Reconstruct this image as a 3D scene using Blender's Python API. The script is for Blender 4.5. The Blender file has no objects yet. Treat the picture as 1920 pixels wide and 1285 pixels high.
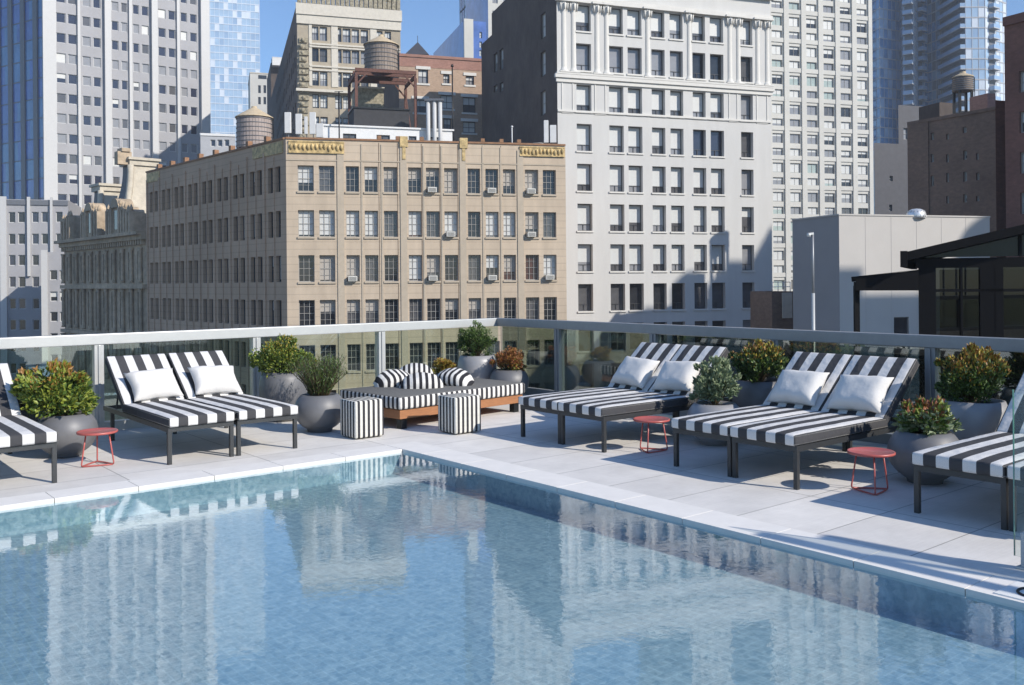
import bpy, bmesh, math, random
from mathutils import Vector, Matrix
random.seed(7)
sc = bpy.context.scene
C = sc.collection
R_ = math.radians
FPX, Y0PX, ROLL, H = 1740.0, 529.0, R_(.5), 1.6
TH = R_(39.2)

# ---------------------------------------------------------------- measuring helpers (photo pixel -> metres)
cR = Vector((math.cos(ROLL), 0, -math.sin(ROLL)))
cU = Vector((math.sin(ROLL), 0, math.cos(ROLL)))
def ray(px, py):
    return cR*((px-960)/FPX) + cU*((Y0PX-py)/FPX) + Vector((0, 1, 0))
def G(px, py, z=0.0):
    d = ray(px, py); t = (z-H)/d.z
    return Vector((0, 0, H)) + d*t
def XY(px, Y, py=400):
    d = ray(px, py); return Vector((d.x*Y, Y))
def Z(px, py, Y):
    return H + ray(px, py).z*Y
def hit(px, py, P0, d):
    """ray of a pixel against the vertical plane through P0 along d: (s along the wall, z)"""
    r = ray(px, py)
    n = Vector((d.y, -d.x))
    t = (P0.dot(n))/(r.x*n.x+r.y*n.y)
    return (Vector((r.x*t, r.y*t))-P0).dot(d), H+r.z*t
U = Vector((math.cos(TH), math.sin(TH))); V = Vector((math.sin(TH), -math.cos(TH)))
O = Vector((-1.065, 8.917))
def W(a, b, z=0.0):
    p = O+U*a+V*b
    return Vector((p.x, p.y, z))

# ---------------------------------------------------------------- materials
def newmat(name):
    m = bpy.data.materials.new(name); m.use_nodes = True
    nt = m.node_tree; nt.nodes.clear()
    out = nt.nodes.new('ShaderNodeOutputMaterial')
    return m, nt, out
def N(nt, t, **k):
    n = nt.nodes.new(t)
    for a, b in k.items(): setattr(n, a, b)
    return n
def pmat(name, col, rough=.7, var=.12, scale=3.0, stretch=(1, 1, 1), metal=0.0, bump=0.0, bscale=40., spec=.5, course=None, var2=0.0, coat=0.0):
    m, nt, out = newmat(name)
    b = N(nt, 'ShaderNodeBsdfPrincipled'); L = nt.links.new
    L(b.outputs[0], out.inputs[0])
    b.inputs['Roughness'].default_value = rough
    b.inputs['Metallic'].default_value = metal
    b.inputs['Specular IOR Level'].default_value = spec
    b.inputs['Coat Weight'].default_value = coat
    tc = N(nt, 'ShaderNodeTexCoord')
    mp = N(nt, 'ShaderNodeMapping'); L(tc.outputs['Object'], mp.inputs[0]); mp.inputs['Scale'].default_value = stretch
    no = N(nt, 'ShaderNodeTexNoise'); L(mp.outputs[0], no.inputs['Vector']); no.inputs['Scale'].default_value = scale
    no.inputs['Detail'].default_value = 6; no.inputs['Roughness'].default_value = .65
    rp = N(nt, 'ShaderNodeMapRange'); L(no.outputs[0], rp.inputs[0])
    rp.inputs[1].default_value = .25; rp.inputs[2].default_value = .75
    rp.inputs[3].default_value = 1-var; rp.inputs[4].default_value = 1+var
    fac = rp.outputs[0]
    if var2:
        n2 = N(nt, 'ShaderNodeTexNoise'); L(tc.outputs['Object'], n2.inputs['Vector']); n2.inputs['Scale'].default_value = scale*.12
        r2 = N(nt, 'ShaderNodeMapRange'); L(n2.outputs[0], r2.inputs[0]); r2.inputs[1].default_value = .3; r2.inputs[2].default_value = .7
        r2.inputs[3].default_value = 1-var2; r2.inputs[4].default_value = 1+var2
        mu = N(nt, 'ShaderNodeMath', operation='MULTIPLY'); L(fac, mu.inputs[0]); L(r2.outputs[0], mu.inputs[1]); fac = mu.outputs[0]
    if course:
        sep = N(nt, 'ShaderNodeSeparateXYZ'); L(tc.outputs['Object'], sep.inputs[0])
        fr = N(nt, 'ShaderNodeMath', operation='FRACT'); dv = N(nt, 'ShaderNodeMath', operation='DIVIDE'); dv.inputs[1].default_value = course
        L(sep.outputs[2], dv.inputs[0]); L(dv.outputs[0], fr.inputs[0])
        lt = N(nt, 'ShaderNodeMath', operation='LESS_THAN'); L(fr.outputs[0], lt.inputs[0]); lt.inputs[1].default_value = .12
        mm = N(nt, 'ShaderNodeMath', operation='MULTIPLY_ADD'); L(lt.outputs[0], mm.inputs[0]); mm.inputs[1].default_value = -.16; mm.inputs[2].default_value = 1
        mu = N(nt, 'ShaderNodeMath', operation='MULTIPLY'); L(fac, mu.inputs[0]); L(mm.outputs[0], mu.inputs[1]); fac = mu.outputs[0]
    vm = N(nt, 'ShaderNodeVectorMath', operation='SCALE'); vm.inputs[0].default_value = col[:3]; L(fac, vm.inputs['Scale'])
    L(vm.outputs[0], b.inputs['Base Color'])
    if bump:
        nb = N(nt, 'ShaderNodeTexNoise'); L(tc.outputs['Object'], nb.inputs['Vector']); nb.inputs['Scale'].default_value = bscale; nb.inputs['Detail'].default_value = 4
        bp = N(nt, 'ShaderNodeBump'); L(nb.outputs[0], bp.inputs['Height']); bp.inputs['Strength'].default_value = bump; bp.inputs['Distance'].default_value = .01
        L(bp.outputs[0], b.inputs['Normal'])
    return m
def stripe_mat(name, axis, period, off, duty=.5, edge=None, white=(.66, .65, .635), dark=(.062, .062, .066), coord='Object'):
    """woven cloth with stripes across a local axis; beyond |edge| it is plain dark"""
    m, nt, out = newmat(name); L = nt.links.new
    b = N(nt, 'ShaderNodeBsdfPrincipled'); L(b.outputs[0], out.inputs[0]); b.inputs['Roughness'].default_value = .9
    b.inputs['Specular IOR Level'].default_value = .2
    tc = N(nt, 'ShaderNodeTexCoord'); sep = N(nt, 'ShaderNodeSeparateXYZ'); L(tc.outputs[coord], sep.inputs[0])
    ad = N(nt, 'ShaderNodeMath', operation='ADD'); L(sep.outputs[axis], ad.inputs[0]); ad.inputs[1].default_value = off
    dv = N(nt, 'ShaderNodeMath', operation='DIVIDE'); L(ad.outputs[0], dv.inputs[0]); dv.inputs[1].default_value = period
    fr = N(nt, 'ShaderNodeMath', operation='FRACT'); L(dv.outputs[0], fr.inputs[0])
    lt = N(nt, 'ShaderNodeMath', operation='LESS_THAN'); L(fr.outputs[0], lt.inputs[0]); lt.inputs[1].default_value = duty
    f = lt.outputs[0]
    if edge:
        ab = N(nt, 'ShaderNodeMath', operation='ABSOLUTE'); L(sep.outputs[axis], ab.inputs[0])
        l2 = N(nt, 'ShaderNodeMath', operation='LESS_THAN'); L(ab.outputs[0], l2.inputs[0]); l2.inputs[1].default_value = edge
        mu = N(nt, 'ShaderNodeMath', operation='MULTIPLY'); L(f, mu.inputs[0]); L(l2.outputs[0], mu.inputs[1]); f = mu.outputs[0]
    no = N(nt, 'ShaderNodeTexNoise'); L(tc.outputs['Object'], no.inputs['Vector']); no.inputs['Scale'].default_value = 260; no.inputs['Detail'].default_value = 2
    rp = N(nt, 'ShaderNodeMapRange'); L(no.outputs[0], rp.inputs[0]); rp.inputs[1].default_value = .3; rp.inputs[2].default_value = .7; rp.inputs[3].default_value = .82; rp.inputs[4].default_value = 1.15
    mx = N(nt, 'ShaderNodeMix', data_type='RGBA'); L(f, mx.inputs[0]); mx.inputs[6].default_value = (*dark, 1); mx.inputs[7].default_value = (*white, 1)
    vm = N(nt, 'ShaderNodeVectorMath', operation='SCALE'); L(mx.outputs[2], vm.inputs[0]); L(rp.outputs[0], vm.inputs['Scale'])
    L(vm.outputs[0], b.inputs['Base Color'])
    n3 = N(nt, 'ShaderNodeTexNoise'); L(tc.outputs['Object'], n3.inputs['Vector']); n3.inputs['Scale'].default_value = 9
    bp = N(nt, 'ShaderNodeBump'); L(n3.outputs[0], bp.inputs['Height']); bp.inputs['Strength'].default_value = .6; bp.inputs['Distance'].default_value = .03
    L(bp.outputs[0], b.inputs['Normal'])
    return m
def schlick(nt, f0, normal=None, extra=0.0):
    """reflectance that is the same from both sides of the surface"""
    L = nt.links.new
    ge = N(nt, 'ShaderNodeNewGeometry'); dt = N(nt, 'ShaderNodeVectorMath', operation='DOT_PRODUCT'); L(ge.outputs['Incoming'], dt.inputs[0])
    L(normal if normal else ge.outputs['Normal'], dt.inputs[1])
    ab = N(nt, 'ShaderNodeMath', operation='ABSOLUTE'); L(dt.outputs['Value'], ab.inputs[0])
    sb = N(nt, 'ShaderNodeMath', operation='SUBTRACT'); sb.inputs[0].default_value = 1; L(ab.outputs[0], sb.inputs[1]); sb.use_clamp = True
    pw = N(nt, 'ShaderNodeMath', operation='POWER'); L(sb.outputs[0], pw.inputs[0]); pw.inputs[1].default_value = 5
    ma = N(nt, 'ShaderNodeMath', operation='MULTIPLY_ADD'); L(pw.outputs[0], ma.inputs[0]); ma.inputs[1].default_value = 1-f0; ma.inputs[2].default_value = f0+extra; ma.use_clamp = True
    return ma.outputs[0]
def glass_mat(name, tint, ior=1.5, extra=0.0, rough=0.0):
    m, nt, out = newmat(name); L = nt.links.new
    ad = schlick(nt, ((ior-1)/(ior+1))**2, None, extra)
    t = N(nt, 'ShaderNodeBsdfTransparent'); t.inputs[0].default_value = (*tint, 1)
    g = N(nt, 'ShaderNodeBsdfGlossy'); g.inputs['Roughness'].default_value = rough; g.inputs[0].default_value = (.95, 1, .97, 1)
    mx = N(nt, 'ShaderNodeMixShader'); L(ad, mx.inputs[0]); L(t.outputs[0], mx.inputs[1]); L(g.outputs[0], mx.inputs[2])
    L(mx.outputs[0], out.inputs[0])
    return m
M = {}
def mk(n, *a, **k): M[n] = pmat(n, *a, **k)
mk('deck_edge', (.77, .745, .705), .8, .06, 6)
mk('alu', (.48, .49, .48), .42, .05, 8, metal=.25)
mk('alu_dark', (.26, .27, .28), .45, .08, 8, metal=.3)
mk('black_metal', (.010, .011, .012), .4, .1, 20, metal=.2)
mk('lounger_metal', (.03, .032, .034), .45, .15, 20)
mk('pillow', (.68, .665, .64), .95, .04, 60, bump=.5, bscale=14, spec=.15)
mk('planter', (.15, .152, .16), .5, .12, 7, metal=.1, bump=.12, bscale=5)
mk('planter_light', (.30, .30, .31), .45, .06, 10, metal=.1, bump=.12, bscale=5)
mk('soil', (.03, .02, .014), .95, .4, 50, bump=.8)
mk('red', (.44, .10, .085), .4, .08, 30, coat=.2)
mk('teak', (.34, .15, .065), .55, .25, 9, stretch=(1, 8, 8))
mk('knit', (.17, .168, .16), .95, .5, 120, bump=.6, bscale=90, spec=.1)
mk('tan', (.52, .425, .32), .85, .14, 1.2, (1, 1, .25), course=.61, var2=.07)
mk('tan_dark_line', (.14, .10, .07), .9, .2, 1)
mk('tan_side', (.50, .355, .245), .88, .10, 1.2, (1, 1, .2), course=.61, var2=.1)  # tan brick recoloured for the shaded side, shade put into the colour
mk('cap_brown', (.28, .15, .08), .8, .3, 2)
mk('gold', (.50, .37, .17), .65, .7, 2.6, bump=.9, bscale=3)
mk('sill', (.46, .39, .30), .8, .1, 2)
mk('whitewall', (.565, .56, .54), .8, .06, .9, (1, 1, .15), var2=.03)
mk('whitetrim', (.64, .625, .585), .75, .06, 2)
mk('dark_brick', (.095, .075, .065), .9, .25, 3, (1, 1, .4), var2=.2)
mk('grey_span', (.34, .34, .355), .7, .06, 3, var2=.05)
mk('white_pier', (.53, .53, .525), .6, .04, 2)
mk('mullion', (.16, .17, .19), .5, .1, 2)
mk('blue_glass', (.09, .16, .42), .12, .35, .35, spec=.8)  # sky reflection put into the base colour
mk('blue_glass2', (.11, .23, .42), .12, .3, .35, spec=.8)
mk('pale_glass', (.34, .47, .62), .2, .12, .3, spec=.6)
mk('pale_glass2', (.28, .40, .56), .2, .12, .3, spec=.6)
mk('pale_band', (.60, .66, .74), .4, .06, .3)
mk('teal_glass', (.22, .34, .46), .1, .2, .3, spec=.8)
mk('slab', (.40, .41, .43), .6, .1, 1)
mk('slab_dark', (.13, .14, .16), .6, .1, 1)
mk('beige', (.55, .54, .50), .8, .05, 1, var2=.05)
mk('stone_dark', (.43, .34, .24), .9, .35, 1.6, var2=.2, bump=.8, bscale=2)
mk('stone_cream', (.53, .48, .39), .85, .2, 1.6, bump=.6, bscale=2)
mk('slate', (.06, .062, .075), .6, .2, 2)
mk('olive', (.40, .345, .26), .85, .14, 1.4, var2=.12)
mk('olive_trim', (.60, .56, .48), .8, .12, 2)
mk('orn', (.30, .265, .19), .85, .75, 3.2, bump=1, bscale=3)
mk('brick_red', (.33, .18, .14), .9, .25, 2.5, (1, 1, 2), var2=.12)
mk('brick_tan', (.40, .29, .21), .9, .2, 2.5, (1, 1, 2), var2=.1)
mk('brick_brown', (.19, .13, .098), .9, .25, 2.5, (1, 1, 2), var2=.15)
mk('brick_dkred', (.18, .085, .065), .9, .25, 2.5, (1, 1, 2), var2=.15)
mk('wood_tank', (.26, .215, .18), .85, .35, 4, (1, 1, .15))
mk('wood_tank2', (.36, .30, .27), .85, .3, 4, (1, 1, .15))
mk('tank_roof', (.52, .42, .28), .8, .15, 3)
mk('rust', (.13, .06, .045), .8, .35, 5)
mk('tar', (.045, .045, .048), .9, .2, 2)
mk('roof', (.22, .215, .21), .95, .2, 1)
mk('white_paint', (.70, .70, .69), .6, .08, 3)
mk('vent', (.75, .76, .77), .35, .1, 6, metal=.5)
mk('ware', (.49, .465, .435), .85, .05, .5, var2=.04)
mk('ware_side', (.30, .295, .30), .85, .06, .5, var2=.04)  # darker copy of ware, the left side's shade put into its colour
mk('street', (.05, .05, .052), .9, .2, .3)
mk('low_roof', (.16, .16, .165), .9, .25, .5, var2=.2)
mk('frame_grey', (.36, .35, .33), .6, .1, 10)
mk('frame_dark', (.06, .06, .062), .55, .1, 10)
mk('frame_white', (.58, .58, .57), .6, .05, 10)
mk('pane_dark', (.028, .03, .034), .08, .5, .8, spec=.6)
mk('pane_mid', (.10, .10, .105), .1, .3, .8, spec=.6)
mk('pane_grey', (.26, .265, .28), .15, .12, .8, spec=.6)
mk('pane_green', (.36, .43, .40), .15, .15, .8, spec=.6)
mk('pane_green2', (.012, .018, .016), .2, .2, .8, spec=.3)
mk('pane_brown', (.09, .045, .035), .25, .3, 2, spec=.5)
mk('pane_navy', (.03, .035, .06), .08, .3, .8, spec=.7)
mk('blind', (.56, .57, .56), .45, .05, 3)
mk('blind_grey', (.48, .50, .50), .45, .05, 3)
mk('curtain', (.40, .37, .33), .7, .25, 8, (6, 6, .5))
mk('ac', (.66, .65, .60), .6, .08, 12)
mk('ac_dark', (.12, .12, .12), .7, .1, 12)
mk('tilewhite', (.80, .80, .78), .5, .02, 10)
mk('pav_black', (.006, .006, .007), .75, .1, 20, spec=.15)
mk('inkblack', (.02, .02, .02), .6, .02, 10)
M['screen_glass'] = glass_mat('screen_glass', (.95, .975, .96), 1.45, 0)
M['glass'] = glass_mat('glass', (.84, .90, .84), 1.5, .05)
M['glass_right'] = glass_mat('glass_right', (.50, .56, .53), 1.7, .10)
M['glass_edge'] = pmat('glass_edge', (.12, .30, .25), .15, .1, 10, spec=.7)
M['pav_glass'] = glass_mat('pav_glass', (.05, .058, .058), 1.5, .0)
for n, c in dict(leaf_green=(.075, .13, .022), leaf_dark=(.03, .062, .016), leaf_lime=(.21, .25, .035), leaf_orange=(.27, .13, .025), leaf_rust=(.24, .085, .035),
                 leaf_yellow=(.34, .27, .04), leaf_pale=(.24, .29, .16), leaf_grey=(.12, .17, .09), leaf_purple=(.08, .05, .07), stem=(.08, .06, .03)).items():
    mk(n, c, .55, .3, 25)

# deck paving: large pale stone pavers laid along the pool axes
def deck_material():
    m, nt, out = newmat('stone_paving'); L = nt.links.new
    b = N(nt, 'ShaderNodeBsdfPrincipled'); L(b.outputs[0], out.inputs[0]); b.inputs['Roughness'].default_value = .75
    tc = N(nt, 'ShaderNodeTexCoord')
    br = N(nt, 'ShaderNodeTexBrick'); L(tc.outputs['Object'], br.inputs['Vector'])
    br.offset = 0.0; br.inputs['Scale'].default_value = 1.0
    br.inputs['Mortar Size'].default_value = .005; br.inputs['Brick Width'].default_value = 1.22; br.inputs['Row Height'].default_value = .61
    br.inputs['Mortar Smooth'].default_value = .3
    br.inputs['Color1'].default_value = (.78, .75, .705, 1); br.inputs['Color2'].default_value = (.69, .665, .63, 1); br.inputs['Mortar'].default_value = (.33, .32, .30, 1)
    no = N(nt, 'ShaderNodeTexNoise'); L(tc.outputs['Object'], no.inputs['Vector']); no.inputs['Scale'].default_value = 2.3; no.inputs['Detail'].default_value = 8; no.inputs['Roughness'].default_value = .7
    rp = N(nt, 'ShaderNodeMapRange'); L(no.outputs[0], rp.inputs[0]); rp.inputs[1].default_value = .3; rp.inputs[2].default_value = .7; rp.inputs[3].default_value = .84; rp.inputs[4].default_value = 1.05
    n2 = N(nt, 'ShaderNodeTexNoise'); mp = N(nt, 'ShaderNodeMapping'); mp.inputs['Scale'].default_value = (3, 60, 1); L(tc.outputs['Object'], mp.inputs[0]); L(mp.outputs[0], n2.inputs['Vector']); n2.inputs['Scale'].default_value = 1.2; n2.inputs['Detail'].default_value = 3
    r2 = N(nt, 'ShaderNodeMapRange'); L(n2.outputs[0], r2.inputs[0]); r2.inputs[1].default_value = .3; r2.inputs[2].default_value = .7; r2.inputs[3].default_value = .955; r2.inputs[4].default_value = 1.03
    mu = N(nt, 'ShaderNodeMath', operation='MULTIPLY'); L(rp.outputs[0], mu.inputs[0]); L(r2.outputs[0], mu.inputs[1])
    vm = N(nt, 'ShaderNodeVectorMath', operation='SCALE'); L(br.outputs['Color'], vm.inputs[0]); L(mu.outputs[0], vm.inputs['Scale'])
    L(vm.outputs[0], b.inputs['Base Color'])
    bp = N(nt, 'ShaderNodeBump'); bp.invert = True; L(br.outputs['Fac'], bp.inputs['Height']); bp.inputs['Strength'].default_value = .5; bp.inputs['Distance'].default_value = .004
    L(bp.outputs[0], b.inputs['Normal'])
    return m
M['deck'] = deck_material()
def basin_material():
    m, nt, out = newmat('mosaic_and_caustics'); L = nt.links.new
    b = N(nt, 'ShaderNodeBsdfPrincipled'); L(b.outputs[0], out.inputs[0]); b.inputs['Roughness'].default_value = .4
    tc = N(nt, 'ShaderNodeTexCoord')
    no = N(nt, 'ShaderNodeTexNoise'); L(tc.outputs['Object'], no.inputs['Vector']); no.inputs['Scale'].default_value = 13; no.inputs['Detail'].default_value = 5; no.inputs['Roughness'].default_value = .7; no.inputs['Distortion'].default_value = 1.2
    vo = N(nt, 'ShaderNodeTexVoronoi'); L(tc.outputs['Object'], vo.inputs['Vector']); vo.inputs['Scale'].default_value = 30  # mottling also paints caustic-like light into the tile colour
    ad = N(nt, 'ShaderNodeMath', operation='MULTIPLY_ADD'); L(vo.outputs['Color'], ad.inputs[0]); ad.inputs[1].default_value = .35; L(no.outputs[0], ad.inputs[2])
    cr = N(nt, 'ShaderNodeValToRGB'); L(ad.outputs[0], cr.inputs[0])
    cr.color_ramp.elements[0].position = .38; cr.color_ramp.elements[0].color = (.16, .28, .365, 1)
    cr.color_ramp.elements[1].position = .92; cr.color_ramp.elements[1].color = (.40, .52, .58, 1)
    bk = N(nt, 'ShaderNodeTexBrick'); L(tc.outputs['Object'], bk.inputs['Vector']); bk.offset = 0; bk.inputs['Scale'].default_value = 1
    bk.inputs['Brick Width'].default_value = .052; bk.inputs['Row Height'].default_value = .052; bk.inputs['Mortar Size'].default_value = .0035
    bk.inputs['Color1'].default_value = (.90, .90, .90, 1); bk.inputs['Color2'].default_value = (1.0, 1.0, 1.0, 1); bk.inputs['Mortar'].default_value = (1.13, 1.12, 1.10, 1)
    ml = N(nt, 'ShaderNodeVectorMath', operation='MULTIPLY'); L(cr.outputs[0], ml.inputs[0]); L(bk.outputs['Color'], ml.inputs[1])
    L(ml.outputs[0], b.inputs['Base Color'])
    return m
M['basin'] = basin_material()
def water_material():
    m, nt, out = newmat('pool_water'); L = nt.links.new
    tc = N(nt, 'ShaderNodeTexCoord')
    n1 = N(nt, 'ShaderNodeTexNoise'); L(tc.outputs['Object'], n1.inputs['Vector']); n1.inputs['Scale'].default_value = 14; n1.inputs['Detail'].default_value = 4; n1.inputs['Distortion'].default_value = .6
    n2 = N(nt, 'ShaderNodeTexNoise'); L(tc.outputs['Object'], n2.inputs['Vector']); n2.inputs['Scale'].default_value = 1.6; n2.inputs['Detail'].default_value = 2
    b1 = N(nt, 'ShaderNodeBump'); L(n1.outputs[0], b1.inputs['Height']); b1.inputs['Strength'].default_value = 1; b1.inputs['Distance'].default_value = .00042
    b2 = N(nt, 'ShaderNodeBump'); L(n2.outputs[0], b2.inputs['Height']); b2.inputs['Strength'].default_value = 1; b2.inputs['Distance'].default_value = .0006; L(b1.outputs[0], b2.inputs['Normal'])
    fr = schlick(nt, .05, b2.outputs[0], .07)
    t = N(nt, 'ShaderNodeBsdfTransparent'); t.inputs[0].default_value = (.88, .97, .98, 1)
    g = N(nt, 'ShaderNodeBsdfGlossy'); g.inputs['Roughness'].default_value = .02; g.inputs[0].default_value = (1, 1, 1, 1); L(b2.outputs[0], g.inputs['Normal'])
    mx = N(nt, 'ShaderNodeMixShader'); L(fr, mx.inputs[0]); L(t.outputs[0], mx.inputs[1]); L(g.outputs[0], mx.inputs[2]); L(mx.outputs[0], out.inputs[0])
    return m
M['water'] = water_material()

# ---------------------------------------------------------------- mesh builder
class MB:
    def __init__(s): s.v = []; s.f = []; s.mi = []; s.sm = []
    def face(s, pts, mi=0, smooth=False):
        i = len(s.v); s.v += [tuple(p) for p in pts]; s.f.append(tuple(range(i, i+len(pts)))); s.mi.append(mi); s.sm.append(smooth)
    def obox(s, o, ax, ay, az, mi=0):
        """box from corner o with edge vectors"""
        o = Vector(o); ax = Vector(ax); ay = Vector(ay); az = Vector(az)
        if ax.cross(ay).dot(az) < 0: ax, ay = ay, ax
        p = [o, o+ax, o+ax+ay, o+ay, o+az, o+ax+az, o+ax+ay+az, o+ay+az]
        i = len(s.v); s.v += [tuple(q) for q in p]
        for q in ((3, 2, 1, 0), (4, 5, 6, 7), (0, 1, 5, 4), (1, 2, 6, 5), (2, 3, 7, 6), (3, 0, 4, 7)):
            s.f.append(tuple(i+k for k in q)); s.mi.append(mi); s.sm.append(False)
    def box(s, x0, x1, y0, y1, z0, z1, mi=0):
        s.obox((x0, y0, z0), (x1-x0, 0, 0), (0, y1-y0, 0), (0, 0, z1-z0), mi)
    def bar(s, p, q, w, h, mi=0, up=(0, 0, 1)):
        p = Vector(p); q = Vector(q); d = (q-p); up = Vector(up)
        sd = d.cross(up)
        if sd.length < 1e-6: sd = d.cross(Vector((1, 0, 0)))
        sd.normalize(); u2 = sd.cross(d).normalized()
        s.obox(p-sd*w/2-u2*h/2, d, sd*w, u2*h, mi)
    def tube(s, pts, r, n=8, mi=0, closed=False, cap=True):
        pts = [Vector(p) for p in pts]; rings = []; m = len(pts)
        for k, p in enumerate(pts):
            a = pts[(k-1) % m] if (k > 0 or closed) else p
            b = pts[(k+1) % m] if (k < m-1 or closed) else p
            d = (b-a).normalized()
            ref = Vector((0, 0, 1)) if abs(d.z) < .9 else Vector((1, 0, 0))
            x = d.cross(ref).normalized(); y = x.cross(d)
            rr = r[k] if isinstance(r, (list, tuple)) else r
            i = len(s.v)
            for j in range(n):
                t = 2*math.pi*j/n; s.v.append(tuple(p+(x*math.cos(t)+y*math.sin(t))*rr))
            rings.append(i)
        for k in range(m if closed else m-1):
            A = rings[k]; B = rings[(k+1) % m]
            for j in range(n):
                s.f.append((A+j, A+(j+1) % n, B+(j+1) % n, B+j)); s.mi.append(mi); s.sm.append(True)
        if cap and not closed:
            s.f.append(tuple(rings[0]+j for j in reversed(range(n)))); s.mi.append(mi); s.sm.append(False)
            s.f.append(tuple(rings[-1]+j for j in range(n))); s.mi.append(mi); s.sm.append(False)
    def lathe(s, prof, c=(0, 0, 0), n=32, mi=0, smooth=True):
        rings = []
        for (r, z) in prof:
            i = len(s.v); rings.append(i)
            for j in range(n):
                t = 2*math.pi*j/n; s.v.append((c[0]+r*math.cos(t), c[1]+r*math.sin(t), c[2]+z))
        for k in range(len(prof)-1):
            A, B = rings[k], rings[k+1]
            for j in range(n):
                s.f.append((A+j, A+(j+1) % n, B+(j+1) % n, B+j)); s.mi.append(mi); s.sm.append(smooth)
        if prof[0][0] > 1e-4: s.f.append(tuple(rings[0]+j for j in reversed(range(n)))); s.mi.append(mi); s.sm.append(False)
        if prof[-1][0] > 1e-4: s.f.append(tuple(rings[-1]+j for j in range(n))); s.mi.append(mi); s.sm.append(False)
    def prism(s, poly, z0, z1, mi=0, top=None):
        n = len(poly)
        for i in range(n):
            a, b = poly[i], poly[(i+1) % n]
            s.face([(a[0], a[1], z0), (b[0], b[1], z0), (b[0], b[1], z1), (a[0], a[1], z1)], mi)
        s.face([(p[0], p[1], z1) for p in poly], mi if top is None else top)
        s.face([(p[0], p[1], z0) for p in reversed(poly)], mi)
    def mesh(s, name, mats, off=(0, 0, 0)):
        me = bpy.data.meshes.new(name)
        me.from_pydata([(x-off[0], y-off[1], z-off[2]) for x, y, z in s.v], [], s.f)
        for m in mats: me.materials.append(M[m])
        me.polygons.foreach_set('material_index', s.mi); me.polygons.foreach_set('use_smooth', s.sm)
        me.update(); return me
    def build(s, name, mats, parent=None, off=None, bevel=0, kind=None):
        if isinstance(mats, str): mats = [mats]
        if off is None: off = tuple(parent.location) if (parent is not None and parent.get('_w')) else (0, 0, 0)
        me = s.mesh(name, mats, off)
        if bevel:
            bm = bmesh.new(); bm.from_mesh(me)
            bmesh.ops.remove_doubles(bm, verts=bm.verts, dist=1e-5)
            bmesh.ops.bevel(bm, geom=list(bm.edges), offset=bevel, segments=2, affect='EDGES', profile=.6)
            bm.to_mesh(me); bm.free()
        o = bpy.data.objects.new(name, me); C.objects.link(o)
        if parent is not None: o.parent = parent
        if kind: o['kind'] = kind
        return o
def tag(o, label, cat, group=None):
    o['label'] = label; o['category'] = cat
    if group: o['group'] = group
    return o
def thing(name, label, cat, loc=(0, 0, 0), rz=0.0, group=None, world=False):
    o = bpy.data.objects.new(name, None); C.objects.link(o); o.empty_display_size = .3
    o.location = loc; o.rotation_euler = (0, 0, rz)
    if world: o['_w'] = 1
    return tag(o, label, cat, group)
def dup(root, loc, rz, label, group=None):
    r = root.copy(); C.objects.link(r); r.location = loc; r.rotation_euler = (0, 0, rz); r['label'] = label
    if group: r['group'] = group
    kids = [o for o in root.children]
    for ch in kids:
        c = ch.copy(); C.objects.link(c); c.parent = r
        for g in ch.children:
            d = g.copy(); C.objects.link(d); d.parent = c
    return r
def struct(o): o['kind'] = 'structure'; return o

# ---------------------------------------------------------------- camera, sun, sky
cam = bpy.data.cameras.new('camera'); co = bpy.data.objects.new('camera', cam); C.objects.link(co)
cam.sensor_width = 36; cam.lens = 36*FPX/1920; cam.clip_end = 4000; cam.clip_start = .05
cam.shift_y = -(642.5-Y0PX)/1920
co.matrix_world = Matrix(((cR.x, cU.x, 0, 0), (cR.y, cU.y, -1, 0), (cR.z, cU.z, 0, H), (0, 0, 0, 1)))
sc.camera = co
AZ, EL = R_(32), R_(31)
S = Vector((math.cos(AZ)*math.cos(EL), -math.sin(AZ)*math.cos(EL), math.sin(EL)))
sl = bpy.data.lights.new('sun', 'SUN'); sl.energy = 4.6; sl.angle = R_(.5); sl.color = (1, .93, .83)
so = bpy.data.objects.new('sun', sl); C.objects.link(so); so.rotation_euler = S.to_track_quat('Z', 'Y').to_euler(); so.location = (20, -20, 30)
w = bpy.data.worlds.new('World'); sc.world = w; w.use_nodes = True
nt = w.node_tree; nt.nodes.clear()
sky = nt.nodes.new('ShaderNodeTexSky'); sky.sky_type = 'NISHITA'; sky.sun_disc = False
sky.sun_elevation = EL; sky.sun_rotation = math.atan2(S.x, S.y); sky.altitude = 50; sky.air_density = 1.0; sky.dust_density = .15; sky.ozone_density = 6.5
bg = nt.nodes.new('ShaderNodeBackground'); bg.inputs[1].default_value = .145
wo = nt.nodes.new('ShaderNodeOutputWorld'); nt.links.new(sky.outputs[0], bg.inputs[0]); nt.links.new(bg.outputs[0], wo.inputs[0])
sc.view_settings.view_transform = 'Standard'; sc.view_settings.look = 'None'; sc.view_settings.exposure = 0.22; sc.view_settings.gamma = 1
sc.render.engine = 'CYCLES'
sc.cycles.max_bounces = 8; sc.cycles.transparent_max_bounces = 12; sc.cycles.caustics_reflective = False; sc.cycles.caustics_refractive = False

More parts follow.
